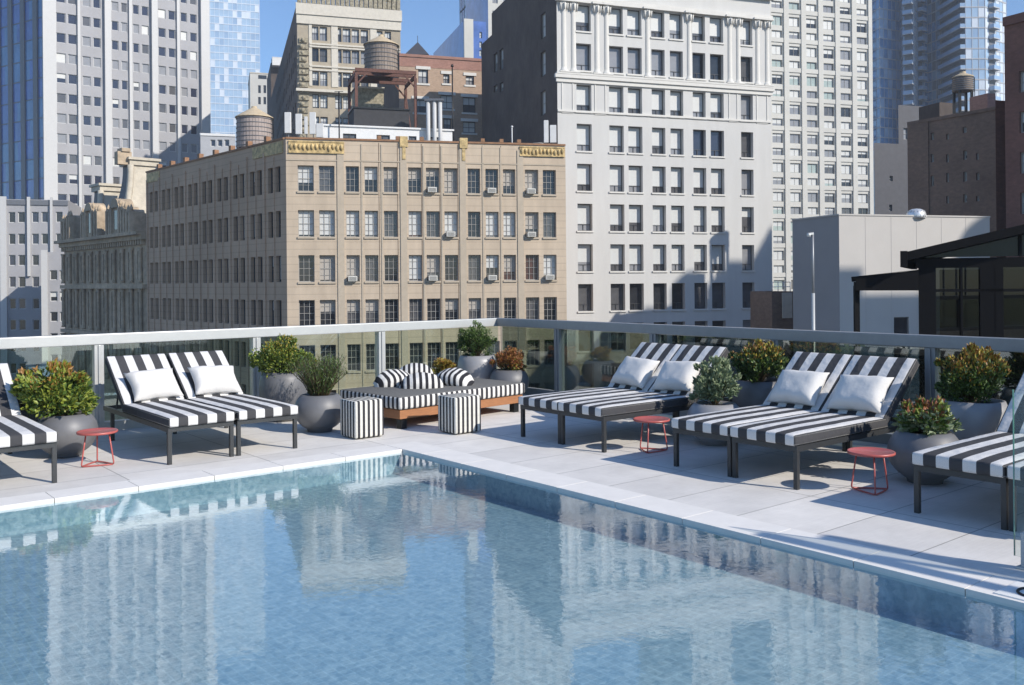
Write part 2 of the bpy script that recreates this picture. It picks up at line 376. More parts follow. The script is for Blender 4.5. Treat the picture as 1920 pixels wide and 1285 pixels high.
# ---------------------------------------------------------------- ground, deck, pool (setting)
ZST = -42
b = MB(); b.box(-900, 900, -300, 1500, ZST-1, ZST); struct(b.build('street', 'street'))
DECKM = Matrix.Translation((O.x, O.y, 0)) @ Matrix.Rotation(TH, 4, 'Z')   # local x = a, local y = -b
def deck_obj(mb, name, mats, bevel=0):
    o = mb.build(name, mats, bevel=bevel); o.matrix_world = DECKM; return struct(o)
PA0, PB1 = -8.0, 6.9          # pool runs a: PA0..0, b: 0..PB1
RA, RB = 3.62, -3.12          # inner lines of the two railings
b = MB()
for (a0, a1, y0, y1) in ((-20, RA+.25, .30, -RB+.25), (.34, RA+.25, -14, .30), (PA0-12, PA0-.34, -14, .30), (PA0-.34, .34, -14, -PB1-.34)):
    b.box(a0, a1, y0, y1, -.4, 0)
deck_obj(b, 'pool_deck', 'deck')
b = MB()   # coping stones round the pool, joints every 0.61 m
for (x0, x1, y0, y1, lx) in ((0.0, .33, -PB1-.33, .29, 0), (PA0, -.004, .0, .29, 1), (PA0-.33, PA0, -PB1-.33, .29, 0), (PA0+.004, -.004, -PB1-.33, -PB1, 1)):
    n = max(1, round(((x1-x0) if lx else (y1-y0))/.61))
    for k in range(n):
        if lx: s0 = x0+(x1-x0)*k/n; s1 = x0+(x1-x0)*(k+1)/n; b.box(s0+.003, s1-.003, y0, y1, -.034, .004)
        else: s0 = y0+(y1-y0)*k/n; s1 = y0+(y1-y0)*(k+1)/n; b.box(x0, x1, s0+.003, s1-.003, -.034, .004)
deck_obj(b, 'pool_coping', 'deck_edge')
b = MB()   # slot drain beside the coping
b.box(.33, .34, -PB1-.33, .30, -.1, -.012); b.box(PA0, .33, .29, .30, -.1, -.012)
deck_obj(b, 'pool_drain', 'inkblack')
b = MB(); zb = -.22
b.face([(PA0, -PB1, zb), (0, -PB1, zb), (0, 0, zb), (PA0, 0, zb)])
b.face([(PA0, 0, zb), (0, 0, zb), (0, 0, -.034), (PA0, 0, -.034)])
b.face([(0, 0, zb), (0, -PB1, zb), (0, -PB1, -.034), (0, 0, -.034)])
b.face([(0, -PB1, zb), (PA0, -PB1, zb), (PA0, -PB1, -.034), (0, -PB1, -.034)])
b.face([(PA0, -PB1, zb), (PA0, 0, zb), (PA0, 0, -.034), (PA0, -PB1, -.034)])
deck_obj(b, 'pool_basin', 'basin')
b = MB(); b.face([(PA0, -PB1, -.022), (0, -PB1, -.022), (0, 0, -.022), (PA0, 0, -.022)]); deck_obj(b, 'pool_water', 'water')
b = MB(); b.box(-20, RA+.24, -14, -RB+.24, ZST, -1.5)
for q in ((-20, RA+.24, -RB, -RB+.24), (RA, RA+.24, -14, -RB)): b.box(*q, -1.49, -.41)
o = deck_obj(b, 'hotel_building', 'ware_side'); del o['kind']; tag(o, 'hotel building under the pool deck', 'building')
# neighbour's lower terrace on the right
b = MB(); b.box(RA+.30, 42, -16, 2.6, ZST, -1.3); deck_obj(b, 'terrace_roof', 'low_roof')
# depth marker tile at the pool edge
b = MB(); p = Vector((.165, -5.62)); b.box(.03, .30, -5.78, -5.48, .004, .010); tl = b.build('depth_marker', 'tilewhite'); tl.matrix_world = DECKM
tag(tl, 'white tile with a black ring symbol by the glass screen', 'tile')
b = MB(); ring = [(.165+.085*math.cos(t), -5.63+.085*math.sin(t), .012) for t in [k*math.pi/12 for k in range(24)]]
b.tube(ring, .008, 6, closed=True); b.bar((.105, -5.69, .014), (.225, -5.57, .014), .016, .004); b.bar((.13, -5.61, .013), (.20, -5.65, .013), .014, .004)
o = b.build('symbol', 'inkblack', tl)

# ---------------------------------------------------------------- railings
def pl(px, py, axis, val):
    """position along a deck line (b=val or a=val) where a photo pixel falls"""
    P0 = O+V*val if axis == 'b' else O+U*val
    d = U if axis == 'b' else V
    return hit(px, py, P0, d)[0]
def railing(name, label, axis, val, s0, s1, posts, mcap, mpost, mglass, sgn):
    t = thing(name, label, 'railing', DECKM.translation, TH)
    def bx(mb, sa, sb, d0, d1, z0, z1, mi=0):      # d outward from the deck
        if axis == 'b': mb.box(sa, sb, -val+d0, -val+d1, z0, z1, mi)
        else: mb.box(val+d0, val+d1, -sb, -sa, z0, z1, mi)
    m = MB(); bx(m, s0, s1, 0, .13, .955, 1.07); m.build('handrail', mcap, t, bevel=.008)
    m = MB(); bx(m, s0, s1, .02, .11, .0, .10); m.build('bottom_rail', mpost, t)
    ps = sorted(posts); first = None
    for p in ps:
        if first is None:
            m = MB(); bx(m, p-.05, p+.05, .012, .118, .0, .955); bx(m, p-.012, p+.012, -.004, .012, .1, .95)
            first = m.build('post', mpost, t, bevel=.004); p0 = p
        else:
            c = first.copy(); C.objects.link(c); c.parent = t; c.location = ((p-p0), 0, 0) if axis == 'b' else (0, -(p-p0), 0)
    ed = [s0]+ps+[s1]
    for a, c in zip(ed[:-1], ed[1:]):
        if c-a < .2: continue
        m = MB(); bx(m, a+.055, c-.055, .06, .072, .11, .95); m.build('glass_panel', mglass, t)
    return t
lp = [pl(px, 700, 'b', RB) for px in (187, 483, 718)]
lp = [lp[0]-2*(lp[1]-lp[0]), lp[0]-(lp[1]-lp[0])]+lp
railing('glass_railing', 'pale aluminium railing with clear glass panels behind the left row of loungers', 'b', RB, -16, RA+.13, lp, 'alu', 'alu', 'glass', 1)
rp = [pl(px, 660, 'a', RA) for px in (1042, 1222, 1450, 1742)]
railing('glass_railing', 'shaded grey railing with dark glass panels behind the right row of loungers', 'a', RA, RB+.0, 12, rp+[rp[-1]+2.0, rp[-1]+4], 'alu_dark', 'alu_dark', 'glass_right', 1)  # darker aluminium than the left railing, its shade put into the colour

# ---------------------------------------------------------------- loungers
LW = .615
M['lounger_stripe'] = stripe_mat('lounger_stripe', 0, LW*2/7, LW/2, .5, edge=LW/2-.012)
def cushion(name, w, l, t, parent, mat, loc=(0, 0, 0), rx=0.0):
    m = MB(); m.box(-w/2, w/2, 0, l, 0, t); o = m.build(name, mat, parent, bevel=.018)
    o.location = loc; o.rotation_euler = (rx, 0, 0)
    for p in o.data.polygons: p.use_smooth = True
    # puff the faces slightly
    bm = bmesh.new(); bm.from_mesh(o.data)
    bmesh.ops.subdivide_edges(bm, edges=[e for e in bm.edges if e.calc_length() > .2], cuts=9, use_grid_fill=True)
    for v in bm.verts:
        fx = 1-abs(v.co.x/(w/2))**4; fy = 1-abs((v.co.y-l/2)/(l/2))**6
        if v.co.z > t*.9: v.co.z += .010*fx*fy+random.uniform(-.0015, .0015)
    bm.to_mesh(o.data); bm.free()
    for p in o.data.polygons: p.use_smooth = True
    q = MB()
    for z in (.012, t-.012): q.tube([(-w/2+.004, .004, z), (w/2-.004, .004, z), (w/2-.004, l-.004, z), (-w/2+.004, l-.004, z)], .0045, 6, closed=True)
    q.build('piping', 'knit', o)
    return o
SEAT, BACKL, BANG = 1.33, .74, R_(40)
def make_lounger():
    t = thing('sun_lounger', '', 'sun lounger')
    hw = LW/2-.005
    m = MB(); z = .31
    for sx in (-1, 1): m.bar((sx*(hw-.015), 0, z), (sx*(hw-.015), 1.98, z), .03, .045)
    for y in (.015, .66, 1.30, 1.965): m.bar((-hw+.03, y, z), (hw-.03, y, z), .03, .04)
    for k in range(7): m.bar((-hw+.03, .15+k*.165, z+.008), (hw-.03, .15+k*.165, z+.008), .05, .012)
    m.build('frame', 'lounger_metal', t)
    for sx in (-1, 1):
        for y in (.02, 1.72):
            m = MB(); m.box(sx*(hw-.017)-.017, sx*(hw-.017)+.017, y-.017, y+.017, 0, .288); m.build('leg', 'lounger_metal', t)
    m = MB(); cy, sy = math.cos(BANG), math.sin(BANG)
    for sx in (-1, 1): m.bar((sx*(hw-.03), SEAT, z+.035), (sx*(hw-.03), SEAT+cy*(BACKL-.02), z+.035+sy*(BACKL-.02)), .025, .03)
    for k in range(6):
        q = .08+k*.12; m.bar((-hw+.04, SEAT+cy*q, z+.035+sy*q), (hw-.04, SEAT+cy*q, z+.035+sy*q), .04, .012, up=(0, -sy, cy))
    for sx in (-1, 1): m.bar((sx*(hw-.07), SEAT+cy*.45, z+.02+sy*.45), (sx*(hw-.07), 1.75, z+.02), .015, .02)
    m.build('backrest_frame', 'lounger_metal', t)
    cushion('seat_cushion', LW, SEAT+.03, .085, t, 'lounger_stripe', (0, -.03, z+.024))
    cushion('back_cushion', LW, BACKL, .085, t, 'lounger_stripe', (0, SEAT-.012, z+.045), BANG)
    return t
FA, FB = 1.31, -.74
l0 = make_lounger()
LS = [(FA, .50, 'R', 'striped lounger nearest the daybed, left one of the far right pair'),
      (FA, 1.11, 'R', 'right one of the far pair of striped loungers along the right railing'),
      (FA, 2.56, 'R', 'left one of the middle pair of striped loungers along the right railing'),
      (FA, 3.18, 'R', 'striped lounger beside the nearest red stool, right one of the middle pair'),
      (FA, 4.70, 'R', 'striped lounger in front of the large dark planter at far right'),
      (FA, 5.32, 'R', 'striped lounger cut off by the right edge, behind the upright glass screen'),
      (-1.675, FB, 'L', 'left one of the striped pair along the left railing'),
      (-1.035, FB, 'L', 'right one of the striped pair along the left railing'),
      (-3.22, FB+.13, 'L', 'striped lounger cut off by the left edge of the photo')]
lou = []
for i, (a, bb, side, lab) in enumerate(LS):
    loc = W(a, bb); rz = TH-math.pi/2 if side == 'R' else TH
    if i == 0: o = l0; o.location = loc; o.rotation_euler = (0, 0, rz); o['label'] = lab
    else: o = dup(l0, loc, rz, lab)
    o['group'] = 'striped sun loungers round the pool'
    if side == 'L':
        for ch in o.children:
            if ch.name.startswith('back_cushion'): ch.rotation_euler = (R_(36.5), 0, 0)
    lou.append((o, loc, rz))
# pillows
def pillow_mesh(name, w, h, t, mats, n=14, droop=.0, seed=1, convex=False):
    rnd = random.Random(seed); vs = []; fs = []
    def pt(i, j, s):
        x = -1+2*i/n; y = -1+2*j/n
        k = 1-.10*(1-abs(y)**2)*abs(x)**3; k2 = 1-.12*(1-abs(x)**2)*abs(y)**3
        if convex: k = 1-.06*y*y; k2 = 1-.30*x*x*x*x-.12*x*x
        th = (max(0, (1-x**4)*(1-y**4)))**.55
        wr = .006*math.sin(9*x+seed)*math.cos(7*y+seed*2)*(1-th*.5)
        return (x*w/2*k, y*h/2*k2, s*(t/2*th+.004)+wr-droop*x*x)
    for s in (1, -1):
        for j in range(n+1):
            for i in range(n+1): vs.append(pt(i, j, s))
    m = n+1; q = m*m
    for j in range(n):
        for i in range(n):
            fs.append((j*m+i, j*m+i+1, (j+1)*m+i+1, (j+1)*m+i)); fs.append((q+j*m+i, q+(j+1)*m+i, q+(j+1)*m+i+1, q+j*m+i+1))
    for i in range(n):
        for (a_, b_) in ((i, i+1),): fs.append((b_, a_, q+a_, q+b_))
        a_, b_ = n*m+i, n*m+i+1; fs.append((a_, b_, q+b_, q+a_))
        a_, b_ = i*m, (i+1)*m; fs.append((a_, b_, q+b_, q+a_))
        a_, b_ = i*m+n, (i+1)*m+n; fs.append((b_, a_, q+a_, q+b_))
    me = bpy.data.meshes.new(name); me.from_pydata(vs, [], fs)
    for mm in mats: me.materials.append(M[mm])
    for p in me.polygons: p.use_smooth = True
    me.update(); return me
pm = [pillow_mesh('pillow', .50, .38, .17, ['pillow'], seed=s) for s in (1, 2, 3)]
PLB = {6: 'white pillow on the left lounger of the left row pair', 7: 'white pillow on the right lounger of the left row pair',
       0: 'white pillow on the left lounger of the far right row pair', 1: 'white pillow on the right lounger of the far right row pair',
       2: 'white pillow on the left lounger of the middle right row pair', 3: 'white pillow on the right lounger of the middle right row pair'}
for k, (idx, lab) in enumerate(PLB.items()):
    o, loc, rz = lou[idx]
    p = bpy.data.objects.new('pillow', pm[k % 3]); C.objects.link(p)
    tag(p, lab, 'pillow', 'white pillows on the loungers')
    side = 0.03 if idx < 6 else .02
    ml = Matrix.Translation((side, SEAT+.03, .31+.25+(.04 if idx < 6 else .022))) @ Matrix.Rotation(BANG+R_(8 if idx < 6 else 4), 4, 'X') @ Matrix.Rotation(R_(random.uniform(-5, 5)), 4, 'Z')
    p.matrix_world = Matrix.Translation(loc) @ Matrix.Rotation(rz, 4, 'Z') @ ml

# ---------------------------------------------------------------- red stools
def make_stool():
    t = thing('side_table', '', 'stool')
    m = MB(); m.lathe([(.0, .285), (.165, .285), (.172, .29), (.172, .303), (.166, .307), (.160, .302), (0, .300)], n=40); m.build('top', 'red', t)
    feet = [(.15*math.cos(R_(a)), .15*math.sin(R_(a)), .009) for a in (-100, 20, 140)]
    for f in feet:
        d = Vector((f[0], f[1], 0)); pts = [Vector((f[0]*.72, f[1]*.72, .286)), Vector((f[0]*.86, f[1]*.86, .16)), Vector((f[0], f[1], .03)), Vector((f[0]*.98, f[1]*.98, .010))]
        m = MB(); m.tube(pts, .0065, 8); m.build('leg', 'red', t)
    m = MB(); pts = []
    for k in range(3):
        a = Vector(feet[k]); b_ = Vector(feet[(k+1) % 3])
        for q in (0.06, .3, .5, .7, .94):
            p = a.lerp(b_, q); p *= 1+.10*(1-abs(2*q-1)); p.z = .009; pts.append(p)
    m.tube(pts, .0065, 8, closed=True); m.build('base_ring', 'red', t)
    return t
s0 = make_stool()
for i, (px, py, lab) in enumerate([(183, 872, 'red stool between the left edge lounger and the left row pair'),
                                   (1222, 846, 'red round stool in shade between the far and middle pairs of the right row'),
                                   (1634, 922, 'nearest red stool, in front of the large dark planter on the right')]):
    g = G(px, py); o = s0 if i == 0 else dup(s0, g, 0, lab)
    o.location = g; o.rotation_euler = (0, 0, R_(-25+12*i)); o['label'] = lab; o['group'] = 'red metal stools'

# ---------------------------------------------------------------- striped poufs and daybed
M['pouf_stripe'] = stripe_mat('pouf_stripe', 0, .058, .003, .5, white=(.66, .64, .58), dark=(.04, .04, .045))
M['pouf_stripe_y'] = stripe_mat('pouf_stripe_y', 1, .058, .003, .5, white=(.66, .64, .58), dark=(.04, .04, .045))
def box_two(name, x1, y1, z0, z1, parent, bevel, mats, sub=True):
    m = MB(); m.box(0, x1, 0, y1, z0, z1); o = m.build(name, mats, parent, bevel=bevel)
    for p in o.data.polygons:
        p.use_smooth = True
        nx, ny, nz = abs(p.normal.x), abs(p.normal.y), abs(p.normal.z)
        p.material_index = 1 if (nx > ny and nx > nz) else (2 if nz > .8 and len(mats) > 2 else 0)
    return o
for (a, bb, lab) in ((-.08, -.76, 'striped cube pouf beside the dark planter at the left front corner of the daybed'), (.85, -.31, 'striped cube pouf in front of the middle of the daybed')):
    t = thing('pouf', lab, 'pouf', W(a, bb), TH, 'striped cube poufs by the daybed')
    box_two('cover', .34, .33, .012, .395, t, .02, ['pouf_stripe', 'pouf_stripe_y'])
DA = R_(45)
dl = Vector((-1.225, 10.06, 0))
t = thing('daybed', 'low teak daybed with a striped mattress in the corner of the deck', 'daybed', dl, DA)
m = MB(); m.box(.02, 1.93, .03, .07, .115, .215); m.box(.02, 1.93, 1.08, 1.12, .115, .215); m.box(.02, .06, .07, 1.08, .115, .215); m.box(1.89, 1.93, .07, 1.08, .115, .215); m.box(.06, 1.89, .07, 1.08, .15, .205)
m.build('frame', 'teak', t, bevel=.004)
for (x, y) in ((.10, .10), (1.85, .10), (.10, 1.05), (1.85, 1.05), (.97, .12)):
    m = MB(); m.box(x-.04, x+.04, y-.04, y+.04, 0, .15); m.build('leg', 'black_metal', t)
M['bed_stripe'] = stripe_mat('bed_stripe', 0, .078, .01, .5, white=(.70, .68, .64), dark=(.045, .045, .05))
M['bed_stripe_y'] = stripe_mat('bed_stripe_y', 1, .078, .01, .5, white=(.70, .68, .64), dark=(.045, .045, .05))
mt = box_two('mattress', 1.95, 1.15, .218, .36, t, .028, ['bed_stripe', 'bed_stripe_y', 'knit'])
M['cush_stripe'] = stripe_mat('cush_stripe', 0, .072, .0, .5, white=(.72, .70, .66), dark=(.03, .03, .035))
cm = [pillow_mesh('cushion', .54, .30, .20, ['cush_stripe'], seed=s, droop=.07, convex=True) for s in (4, 5, 6, 7)]
def put_cushion(k, px, py, z, rz, rx, lab, sc_=1):
    g = G(px, py, z); p = bpy.data.objects.new('cushion', cm[k]); C.objects.link(p); tag(p, lab, 'cushion', 'striped cushions on the daybed')
    p.matrix_world = Matrix.Translation(g) @ Matrix.Rotation(rz, 4, 'Z') @ Matrix.Rotation(rx, 4, 'X') @ Matrix.Scale(sc_, 4)
put_cushion(0, 742, 712, .43, R_(38), R_(22), 'striped cushion lying at the left of the cushion pile')
put_cushion(1, 791, 719, .41, R_(8), R_(24), 'striped cushion in front at the middle of the cushion pile')
put_cushion(2, 779, 697, .50, R_(6), R_(18), 'striped cushion on top at the back of the pile', .86)
put_cushion(3, 848, 709, .44, R_(-32), R_(18), 'striped cushion lying flat at the right of the cushion pile')

# ---------------------------------------------------------------- planters and shrubs
def make_planter(kind):
    t = thing('planter', '', 'planter')
    r = .275
    if kind == 'sphere':
        prof = [(.13, 0)]+[(r*math.cos(a), .235+.235*math.sin(a)*1.0) for a in [R_(x) for x in range(-60, 50, 8)]]
        top = prof[-1]
    else:
        prof = [(.12, 0), (.19, .06), (.245, .16), (.272, .28), (.278, .40), (.265, .50), (.235, .575)]; top = prof[-1]
    rt, zt = top
    m = MB(); m.lathe(prof+[(rt-.02, zt+.004), (rt-.035, zt-.03)], n=48); m.f.pop(); m.mi.pop(); m.sm.pop()
    m.build('pot', 'planter', t)
    m = MB(); m.lathe([(0, zt-.04), (rt-.03, zt-.042)], n=24); o = m.build('soil', 'soil', t)
    return t, zt
pa, zA = make_planter('sphere'); pb, zB = make_planter('tall')
def leafy(name, rx, rz_, n, leaf, mats, tipfrac, seed, clumps=26, upright=0.0, low=.0):
    """many small folded leaves gathered in clumps; mats[0..]=(inner, outer, tip...)"""
    rnd = random.Random(seed); m = MB()
    cl = []
    for k in range(clumps):
        th = rnd.uniform(0, 2*math.pi); ph = rnd.uniform(-.75, 1.0); rr = rnd.uniform(.40, .92) if rnd.random() < .8 else rnd.uniform(.95, 1.22)
        c = Vector((math.cos(th)*math.sqrt(max(0, 1-ph*ph))*rx*rr, math.sin(th)*math.sqrt(max(0, 1-ph*ph))*rx*rr, rz_*(ph*rr*.5+.5)*1.0+low))
        cl.append((c, rnd.uniform(.22, .36)*rx if rr < .95 else rnd.uniform(.10, .2)*rx))
        m.tube([(0, 0, 0), (c.x*.4, c.y*.4, c.z*.55), tuple(c)], [.006, .004, .002], 4, 0, cap=False)
    for k in range(n):
        c, cr = rnd.choice(cl)
        d = Vector((rnd.gauss(0, 1), rnd.gauss(0, 1), rnd.gauss(0, 1))).normalized()
        p = c+d*cr*rnd.random()**.4
        o = (p-Vector((0, 0, rz_*.35))).normalized()
        dr = (o*.7+Vector((rnd.gauss(0, .5), rnd.gauss(0, .5), rnd.gauss(0, .4)+upright+.25))).normalized()
        sd = dr.cross(Vector((rnd.gauss(0, 1), rnd.gauss(0, 1), rnd.gauss(0, 1)))).normalized()
        nn = sd.cross(dr)
        l = leaf*rnd.uniform(.6, 1.25); wd = l*.26
        hgt = p.z/(rz_+low)
        q = rnd.random()
        tip = hgt+rnd.gauss(0, .16) > 1-tipfrac
        mi = 1+(rnd.choice([2, 3]) if tip and len(mats) > 4 else (2 if tip else (0 if q < .45 else 1)))
        mi = min(mi, len(mats)-1)
        m.face([p, p+dr*l*.5+sd*wd+nn*wd*.4, p+dr*l, p+dr*l*.5-sd*wd+nn*wd*.4], mi)
    return m.mesh(name, mats)
def grassy(name, r, h, n, mats, seed):
    rnd = random.Random(seed); m = MB()
    for k in range(n):
        th = rnd.uniform(0, 6.283); q = rnd.random()**.6; base = Vector((math.cos(th)*r*.35*q, math.sin(th)*r*.35*q, 0))
        out = Vector((math.cos(th), math.sin(th), 0)); hh = h*rnd.uniform(.55, 1.05); sp = r*q*rnd.uniform(.6, 1.2)
        pts = [base, base+out*sp*.35+Vector((0, 0, hh*.5)), base+out*sp+Vector((0, 0, hh))]
        # needle-like side leaves on each stem
        m.tube(pts, [.003, .0025, .001], 4, 0, cap=False)
        for j in range(11):
            f = .15+.85*j/11; p = pts[0].lerp(pts[1], f*2) if f < .5 else pts[1].lerp(pts[2], f*2-1)
            dr = Vector((rnd.gauss(0, .6), rnd.gauss(0, .6), .9)).normalized(); sd = dr.cross(Vector((rnd.gauss(0, 1), rnd.gauss(0, 1), .1))).normalized()
            l = rnd.uniform(.03, .06); m.face([p, p+dr*l*.5+sd*.004, p+dr*l, p+dr*l*.5-sd*.004], rnd.choice([1, 1, 2]))
    return m.mesh(name, mats)
orange_tip = ['stem', 'leaf_green', 'leaf_lime', 'leaf_orange', 'leaf_yellow']
SH = {
 'big': leafy('shrub', .30, .43, 6460, 0.055, ['stem', 'leaf_green', 'leaf_lime', 'leaf_lime', 'leaf_orange'], .12, 11, 68),
 'yel': leafy('shrub', .31, .40, 6840, 0.036, ['stem', 'leaf_green', 'leaf_lime', 'leaf_green', 'leaf_yellow'], .2, 12, 68),
 'grass': grassy('shrub', .26, .46, 330, ['stem', 'leaf_green', 'leaf_dark'], 13),
 'round': leafy('shrub', .25, .44, 7980, 0.027, ['stem', 'leaf_green', 'leaf_dark', 'leaf_green'], .3, 14, 92),
 'rust': leafy('shrub', .20, .31, 4180, 0.032, ['stem', 'leaf_rust', 'leaf_lime', 'leaf_rust', 'leaf_orange'], .75, 15, 52),
 'small': leafy('shrub', .15, .25, 2280, 0.032, ['stem', 'leaf_lime', 'leaf_yellow', 'leaf_yellow', 'leaf_orange'], .7, 16, 36),
 'varieg': leafy('shrub', .20, .46, 4940, 0.044, ['stem', 'leaf_grey', 'leaf_pale', 'leaf_pale'], .3, 17, 68, upright=.2),
 'or1': leafy('shrub', .25, .40, 6840, 0.038, ['stem', 'leaf_green', 'leaf_dark', 'leaf_orange', 'leaf_yellow'], .22, 18, 64, upright=.5),
 'or2': leafy('shrub', .27, .43, 7980, 0.036, ['stem', 'leaf_green', 'leaf_dark', 'leaf_yellow', 'leaf_orange'], .24, 19, 72, upright=.5),
 'mix': leafy('shrub', .20, .24, 2850, 0.053, ['stem', 'leaf_green', 'leaf_pale', 'leaf_lime', 'leaf_rust'], .25, 20, 48),
 'purp': leafy('shrub', .24, .24, 3420, 0.047, ['stem', 'leaf_purple', 'leaf_grey', 'leaf_purple'], .4, 21, 48),
}
PL = [  # a, b, pot type, shrub, pot label, shrub label, shrub offset
 (-2.55, -1.84, 's', 'big', 'dark spherical planter behind the leftmost red stool', 'large lime green shrub with orange tips in the planter by the leftmost red stool', (-.10, 0)),
 (-2.72, -2.62, 's', 'purp', 'dark planter against the left railing behind the large lime green shrub', 'dull purple leafy plant behind the large lime green shrub', (0, 0)),
 (-.02, -2.55, 't', 'yel', 'shaded dark planter between the left row loungers and the left railing', 'green shrub with yellow tips left of the grassy plant', (0, 0)),
 (-.07, -1.55, 's', 'grass', 'dark spherical planter left of the first striped pouf', 'upright needle leaved green plant beside the daybed', (0, 0)),
 (3.05, -2.85, 't', 'round', 'grey planter in the railing corner behind the daybed', 'round dense green shrub in the railing corner', (0, 0)),
 (3.2, -2.32, 's', 'rust', 'grey planter behind the right end of the daybed', 'rust red shrub behind the right end of the daybed', (0, 0)),
 (2.25, -2.50, 's', 'small', 'planter hidden behind the cushion pile on the daybed', 'small yellow and orange plant peeping over the cushions', (0, 0)),
 (2.45, 1.80, 's', 'varieg', 'grey planter between the far and middle right row pairs', 'pale grey green variegated shrub between the far and middle right row pairs', (0, 0)),
 (3.15, 1.82, 't', 'or1', 'tall planter against the right railing behind the variegated shrub', 'orange tipped shrub behind the variegated shrub', (0, 0)),
 (2.31, 3.97, 's', 'mix', 'large dark spherical planter behind the nearest red stool', 'loose pink and pale green plant in the planter behind the nearest red stool', (0, 0)),
 (3.10, 4.00, 't', 'or2', 'pale tall planter against the right railing, nearest the camera', 'big orange tipped shrub at the far right against the railing', (-.02, 0)),
]
ua = ub = False
for (a, bb, k, shn, pl_, sl_, off) in PL:
    proto = pa if k == 's' else pb; zt = (zA if k == 's' else zB)-.04
    loc = W(a, bb)
    if (k == 's' and not ua) or (k == 't' and not ub):
        o = proto; o.location = loc; o['label'] = pl_
        if k == 's': ua = True
        else: ub = True
    else: o = dup(proto, loc, 0, pl_)
    o['group'] = 'round planters'
    if shn in ('or2', 'varieg', 'round'):
        for c in o.children:
            if c.name.startswith('pot'):
                c.data = c.data.copy(); c.data.materials[0] = M['planter_light']
    s = bpy.data.objects.new('shrub', SH[shn]); C.objects.link(s); tag(s, sl_, 'shrub')
    s.location = (loc.x+off[0], loc.y+off[1], zt); s.rotation_euler = (0, 0, R_(random.uniform(0, 360)))

# glass screen at the right edge of the picture
gp = G(1903, 1062)
t = thing('glass_screen', 'upright clear glass screen at the right edge of the pool deck', 'glass screen', gp, TH-math.pi/2)
m = MB(); m.box(0, .9, -.006, .006, .06, .98); m.build('pane', 'screen_glass', t)
m = MB(); m.box(-.003, 0, -.007, .007, .06, .98); m.build('pane_edge', 'glass_edge', t)
m = MB(); m.box(.04, .10, -.025, .025, 0, .20); m.box(.02, .12, -.04, .04, 0, .012); m.build('clamp', 'alu', t, bevel=.003)
m = MB(); m.box(.84, .90, -.025, .025, 0, .20); m.box(.82, .92, -.04, .04, 0, .012); m.build('clamp', 'alu', t, bevel=.003)

def up_sun(px, py, h): g = G(px, py); return g+S*(h/S.z)
t = thing('shadow_bars', 'unseen bars added outside the right edge to cast shadow strips on the deck', 'frame', up_sun(1895, 1080, 2.4).xy.to_3d())
base_ = Vector(t.location)
for (pa_, pb_, h_, w_) in (((1550, 1008), (1925, 1080), 2.45, .13), ((1430, 1003), (1925, 1116), 2.1, .10), ((1640, 1044), (1925, 1092), 2.3, .05)):  # unseen bars, added only to throw strips of shadow across the deck
    a_ = up_sun(*pa_, h_); b_ = up_sun(*pb_, h_); m = MB(); m.bar(a_-base_, b_-base_, w_, .05); m.build('rail', 'alu', t)
    for q_ in (b_,):
        m = MB(); qq = q_-base_; m.bar((qq.x, qq.y, 0), (qq.x, qq.y, h_), .06, .06); m.build('post', 'alu', t)

# pole lamp clamped outside the right railing
ps = pl(1525, 600, 'a', RA+.2); lpz = W(RA+.2, ps)
t = thing('pole_lamp', 'slim pole lamp standing just outside the right railing', 'lamp', (lpz.x, lpz.y, -1.3))
zt = Z(1525, 436, lpz.y)
m = MB(); m.tube([(0, 0, 0), (0, 0, 1.3+Z(1525, 550, lpz.y))], .018, 10); m.build('lower_pole', 'alu', t)
m = MB(); m.tube([(0, 0, 1.3+Z(1525, 550, lpz.y)), (0, 0, 1.3+zt)], .013, 10); m.build('upper_pole', 'alu_dark', t)
m = MB(); m.bar((0, 0, 1.3+zt-.012), (-.06, -.03, 1.3+zt-.02), .03, .022); m.lathe([(.0, 0), (.02, .002), (.022, .03), (.008, .045)], (-.05, -.03, 1.3+zt-.05), 12); m.build('lamp_head', 'alu', t)

# ---------------------------------------------------------------- thin city haze
hb = MB(); hb.box(-420, 480, -60, 520, ZST-2, 140)
hz_ = bpy.data.materials.new('haze'); hz_.use_nodes = True; hn = hz_.node_tree; hn.nodes.clear()
ho = hn.nodes.new('ShaderNodeOutputMaterial'); pv = hn.nodes.new('ShaderNodeVolumePrincipled'); pv.inputs['Color'].default_value = (.80, .88, 1, 1); pv.inputs['Density'].default_value = .0004
hn.links.new(pv.outputs[0], ho.inputs['Volume']); M['haze'] = hz_
hb.build('haze', 'haze')['kind'] = 'stuff'

